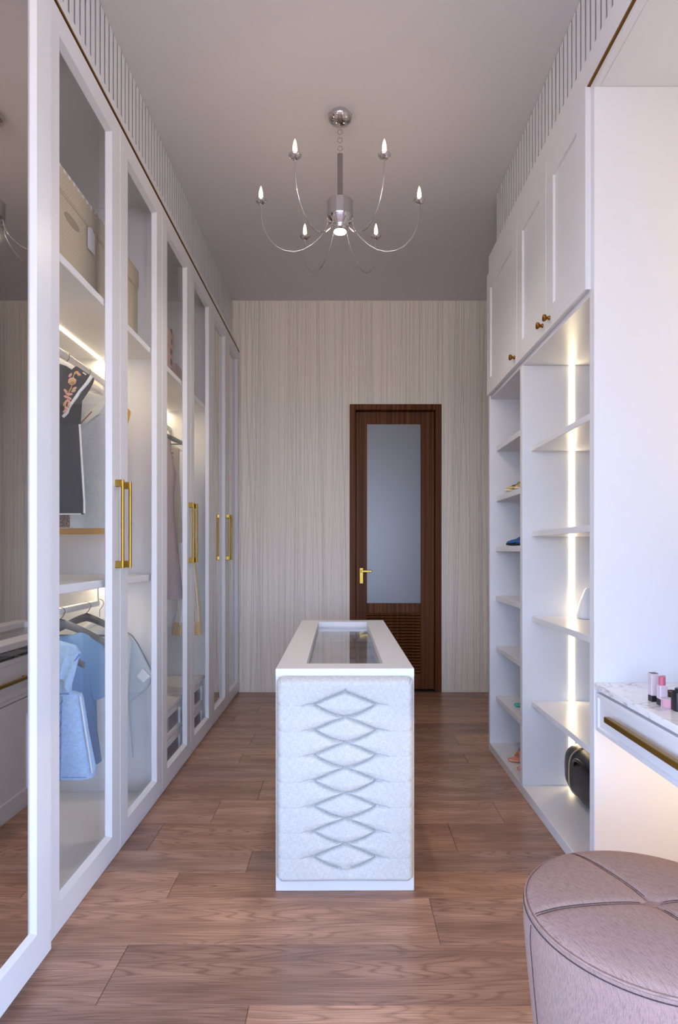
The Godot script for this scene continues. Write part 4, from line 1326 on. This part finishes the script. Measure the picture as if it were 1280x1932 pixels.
func build_boxes() -> void:
	var g := "storage boxes on the top wardrobe shelves"
	storage_box("woven beige storage box with oval handle hole and white tag", -0.95, 2.077, 2.452, 1.86, 2.313, mat.weave, 1, g)
	storage_box("woven beige storage box with stitched edge behind the tagged box", -0.955, 2.077, 2.455, 2.34, 2.785, mat.weave, 0, g)
	storage_box("tall pink box with dark ornaments on the second wardrobe shelf", -0.95, 2.077, 2.36, 2.95, 3.345, mat.pink_card, 2, g)
	storage_box("low pink box beside the tall pink box", -0.94, 2.077, 2.21, 3.37, 3.78, mat.pink_card, 2, g)

# ---------------------------------------------------------------- shoes and bags on the right shelves
# toe points to -x; l length, w width, hh height
func shoe_shape(at: Vector3, l: float, w: float, hh: float) -> Array:
	var sole := []; var upper := []
	for k in 12:
		var f := k / 11.0
		var ww := w * (0.5 + 0.5 * sin(PI * clampf(f * 0.9 + 0.06, 0, 1))) * (0.5 if k == 0 or k == 11 else 1.0)
		sole.append([at + Vector3(f * l, 0.006 + (0.004 if k == 0 else 0.0), 0), Vector3(0, 0, ww * 0.5), Vector3(0, 0.006, 0)])
		var up := hh * (0.26 + 0.74 * smoothstep(0.1, 0.62, f)) * (0.6 if k == 0 else 1.0)
		upper.append([at + Vector3(f * l * 0.97 + 0.004, 0.01 + up * 0.5, 0), Vector3(0, 0, ww * 0.46), Vector3(0, up * 0.5, 0)])
	return [MB.new().loft(sole, 16), MB.new().loft(upper, 20, 0.85)]

func shoe(label: String, at: Vector3, up: Material, so: Material, hh: float, g: String, extra := []) -> void:
	at.y += 0.0008
	var c := thing("shoe", label, "shoe", at, g)
	var s := shoe_shape(at, 0.25, 0.088, hh)
	part("upper", s[1], up, c)
	part("sole", s[0], so, c)
	for e in extra:
		# bands wrapped over the upper
		var f: float = e[0]
		var u := hh * (0.26 + 0.74 * smoothstep(0.1, 0.62, f))
		part("band", MB.new().loft([[at + Vector3(f * 0.245 - 0.012, 0.012 + u * 0.48, 0), Vector3(0, 0, 0.0425), Vector3(0, u * 0.5, 0)], [at + Vector3(f * 0.245 + 0.014, 0.014 + u * 0.53, 0), Vector3(0, 0, 0.0425), Vector3(0, u * 0.56, 0)]], 18, 0.85), e[1], c)

func sandal(label: String, at: Vector3, m: Material, foot: Material, g: String) -> void:
	at.y += 0.0008
	var c := thing("sandal", label, "sandal", at, g)
	var so := []
	for k in 12:
		var f := k / 11.0
		so.append([at + Vector3(f * 0.24, 0.007, 0), Vector3(0, 0, 0.042 * (0.55 + 0.45 * sin(PI * clampf(f * 0.9 + 0.06, 0, 1))) * (0.5 if k == 0 or k == 11 else 1.0)), Vector3(0, 0.007, 0)])
	part("footbed", MB.new().loft(so, 16), foot, c)
	var st := []
	for k in 9:
		var a := PI * k / 8.0
		st.append([at + Vector3(0.075 + 0.01 * sin(a), 0.01 + 0.036 * sin(a), 0.04 * cos(a)), Vector3(0.034, 0, 0), Vector3(0, 0.0025, 0)])
	part("strap", MB.new().loft(st, 10), m, c)

func build_shoes_and_bags() -> void:
	var g := "shoes on the shoe shelves"
	shoe("green and gold sneaker with black toe band, nearer of its pair", P(0.88, 1.468, 3.08), mat.sneaker_gold, mat.sole, 0.075, g, [[0.2, mat.shoe_black], [0.33, mat.sneaker_green], [0.45, mat.sneaker_green], [0.6, mat.sneaker_rose]])
	shoe("green and gold sneaker with black toe band, farther of its pair", P(0.866, 1.468, 3.2), mat.sneaker_gold, mat.sole, 0.075, g, [[0.2, mat.shoe_black], [0.33, mat.sneaker_green], [0.45, mat.sneaker_green], [0.6, mat.sneaker_rose]])
	shoe("bright blue shoe with black sole, nearer of its pair", P(0.89, 1.18, 3.09), mat.shoe_blue, mat.shoe_black, 0.085, g)
	shoe("bright blue shoe with black sole, farther of its pair", P(0.874, 1.18, 3.21), mat.shoe_blue, mat.shoe_black, 0.085, g)
	shoe("rose shoe with pale sole on the topmost shoe shelf", P(0.93, 1.757, 3.15), mat.sneaker_rose, mat.sole, 0.06, g, [[0.2, mat.shoe_black]])
	shoe("grey suede shoe on the shelf under the blue shoes", P(0.94, 0.896, 3.14), mat.grey_suede, mat.sole, 0.06, g)
	sandal("turquoise sandal on the lowest raised shelf, nearer of its pair", P(0.935, 0.319, 3.1), mat.teal, mat.teal, g)
	sandal("turquoise sandal on the lowest raised shelf, farther of its pair", P(0.92, 0.319, 3.22), mat.teal, mat.teal, g)
	sandal("coral slip-on sandal on the base board, nearer of its pair", P(0.88, 0.046, 3.03), mat.coral, mat.coral, g)
	sandal("coral slip-on sandal on the base board, farther of its pair", P(0.87, 0.046, 3.16), mat.coral, mat.coral, g)
	shoe("grey shoe on the base board behind the coral sandals", P(0.96, 0.046, 3.29), mat.grey_suede, mat.grey_suede, 0.07, g)
	# black holdall lying along the unit
	var b := thing("holdall_bag", "dark brown leather holdall with pale piping on the base board", "bag", P(1.19, 0.046, 2.5))
	var secs := []
	for k in 13:
		var f := k / 12.0
		var d := lerpf(2.83, 2.15, f)
		var e := sin(PI * clampf(f, 0.0, 1.0))
		var r := pow(e, 0.3) if k > 0 and k < 12 else 0.25
		secs.append([P(1.19, 0.046 + 0.14 * (0.985 if r > 0.9 else 0.7 + 0.3 * r), d + 0.005), Vector3(0.172 * r, 0, 0), Vector3(0, 0.138 * r, 0)])
	secs = []
	var ds := [2.815, 2.812, 2.79, 2.755, 2.7, 2.5, 2.3, 2.2, 2.16, 2.12, 2.1]
	var rs := [0.3, 0.62, 0.8, 0.92, 0.985, 1.0, 0.985, 0.92, 0.8, 0.6, 0.3]
	for k in ds.size():
		secs.append([P(1.18, 0.0495 + 0.12 * (0.55 + 0.45 * rs[k]), ds[k]), Vector3(0.178 * rs[k], 0, 0), Vector3(0, 0.12 * rs[k], 0)])
	part("body", MB.new().loft(secs, 36, 0.55), mat.bag_leather, b)
	for q in [[2.655, 0.995], [2.25, 0.97]]:
		var ring := []
		for k in 41:
			var a := TAU * k / 40.0
			var ca := cos(a); var sa := sin(a)
			ring.append(P(1.18 + 0.1825 * q[1] * signf(ca) * pow(absf(ca), 0.55), 0.0505 + 0.12 * (0.55 + 0.45 * q[1]) + 0.1195 * q[1] * signf(sa) * pow(absf(sa), 0.55), q[0]))
		part("piping", MB.new().tube(ring, 0.0028, 6), mat.piping, b, "pale piping")
	part("buckle", bx(1.018, 1.034, 0.16, 0.19, 2.752, 2.762, 0.002), mat.steel, b, "steel zip pull")
	var hd := []
	for k in 17:
		var a := PI * k / 16.0
		hd.append(P(1.015 - 0.028 * sin(a), 0.2 + 0.07 * sin(a), 2.5 + 0.12 * cos(a)))
	part("handle", MB.new().tube(hd, 0.007, 8), mat.bag_leather, b)
	# little white handbag
	var w := thing("handbag", "small white handbag with metal ring handle on a lit shelf", "bag", P(1.19, 0.847, 2.72))
	part("body", MB.new().loft([[P(1.19, 0.848, 2.72), Vector3(0.125, 0, 0), Vector3(0, 0, 0.04)], [P(1.19, 0.86, 2.72), Vector3(0.128, 0, 0), Vector3(0, 0, 0.044)], [P(1.19, 0.92, 2.72), Vector3(0.115, 0, 0), Vector3(0, 0, 0.036)], [P(1.19, 0.975, 2.72), Vector3(0.095, 0, 0), Vector3(0, 0, 0.02)], [P(1.19, 0.985, 2.72), Vector3(0.088, 0, 0), Vector3(0, 0, 0.008)]], 28, 0.5), mat.white_leather, w)
	var hr := []
	for k in 15:
		var a := PI * k / 14.0
		hr.append(P(1.19 + 0.07 * cos(a), 0.97 + 0.06 * sin(a), 2.715))
	part("handle", MB.new().tube(hr, 0.004, 8), mat.white_leather, w)
	for s in [-1.0, 1.0]:
		var rg := []
		for k in 13:
			var a := TAU * k / 12.0
			rg.append(P(1.19 + s * 0.075 + 0.008 * cos(a), 0.968 + 0.008 * sin(a), 2.69))
		part("ring", MB.new().tube(rg, 0.0018, 6), mat.steel, w, "steel ring")

# ---------------------------------------------------------------- make-up on the marble
func build_cosmetics() -> void:
	var y := 0.708
	var g := "make-up on the marble dressing table"
	var t := thing("lipstick", "tall closed pale pink tube with black foot, beside open lipstick", "lipstick", P(0.918, y, 1.775), g)
	part("base", bx(0.907, 0.929, y, y + 0.018, 1.764, 1.786, 0.0015), mat.black_plastic, t, "black foot")
	part("cap", bx(0.9068, 0.9292, y + 0.018, y + 0.083, 1.7638, 1.7862, 0.002), mat.tube_pink, t)
	part("cap_top", bx(0.9085, 0.9275, y + 0.083, y + 0.0842, 1.7655, 1.7845, 0), mat.brown_plastic, t)
	var o := thing("lipstick", "open lipstick with pink stick standing out of square pale tube", "lipstick", P(0.92, y, 1.73), g)
	part("base", bx(0.909, 0.931, y, y + 0.018, 1.719, 1.741, 0.0015), mat.black_plastic, o, "black foot")
	part("tube", bx(0.9088, 0.9312, y + 0.018, y + 0.058, 1.7188, 1.7412, 0.002), mat.tube_pink, o)
	var st := MB.new().loft([[P(0.92, y + 0.056, 1.73), Vector3(0.009, 0, 0), Vector3(0, 0, 0.009)], [P(0.92, y + 0.078, 1.73), Vector3(0.009, 0, 0), Vector3(0, 0, 0.009)], [P(0.92, y + 0.083, 1.73), Vector3(0.0088, 0.002, 0), Vector3(0, 0, 0.0085)]], 18)
	part("lip_colour", st, mat.lip, o, "pink lip colour")
	var cp := thing("lipstick_sleeve", "square pale pink lipstick sleeve lying open before the lipsticks", "lipstick sleeve", P(0.925, y, 1.7), g)
	var tr := Transform3D(Basis(Vector3(0, 1, 0), -0.5), P(0.908, y + 0.0005, 1.69))
	var sq := MB.new().frame(0.026, 0.026, 0.0018, 0.03, 0.0002, 0.028, tr.translated_local(Vector3(-0.011, 0, -0.03)))
	part("shell", sq, mat.tube_pink, cp)
	var ins := MB.new().box(Vector3(-0.0095, 0.0015, -0.029), Vector3(0.0135, 0.0245, -0.004), 0).placed(tr)
	part("lining", ins, mat.pink_inside, cp, "pink lining")
	var pc := thing("powder_jar", "small round brown jar of beige powder behind the pink cap", "jar", P(1.01, y, 1.83), g)
	part("jar", MB.new().lathe([Vector2(0.0001, y), Vector2(0.02, y), Vector2(0.0215, y + 0.004), Vector2(0.0215, y + 0.016), Vector2(0.0195, y + 0.017), Vector2(0.019, y + 0.012), Vector2(0.0001, y + 0.012)], P(1.01, 0, 1.83), 24), mat.brown_plastic, pc)
	part("powder", MB.new().lathe([Vector2(0.0188, y + 0.0125), Vector2(0.01, y + 0.0145), Vector2(0.0001, y + 0.015)], P(1.01, 0, 1.83), 20), mat.powder, pc, "beige powder")
	var bt := thing("bottle", "black square-shouldered bottle at the photo's edge on the marble", "bottle", P(0.94, y, 1.67), g)
	part("body", MB.new().loft([[P(0.94, y, 1.67), Vector3(0.02, 0, 0), Vector3(0, 0, 0.018)], [P(0.94, y + 0.002, 1.67), Vector3(0.0215, 0, 0), Vector3(0, 0, 0.0195)], [P(0.94, y + 0.05, 1.67), Vector3(0.0215, 0, 0), Vector3(0, 0, 0.0195)], [P(0.94, y + 0.056, 1.67), Vector3(0.015, 0, 0), Vector3(0, 0, 0.014)]], 24, 0.5), mat.black_plastic, bt)
	part("cap", MB.new().lathe([Vector2(0.0145, y + 0.056), Vector2(0.0148, y + 0.0615), Vector2(0.013, y + 0.0625), Vector2(0.0001, y + 0.0625)], P(0.94, 0, 1.67), 20), mat.black_plastic, bt)
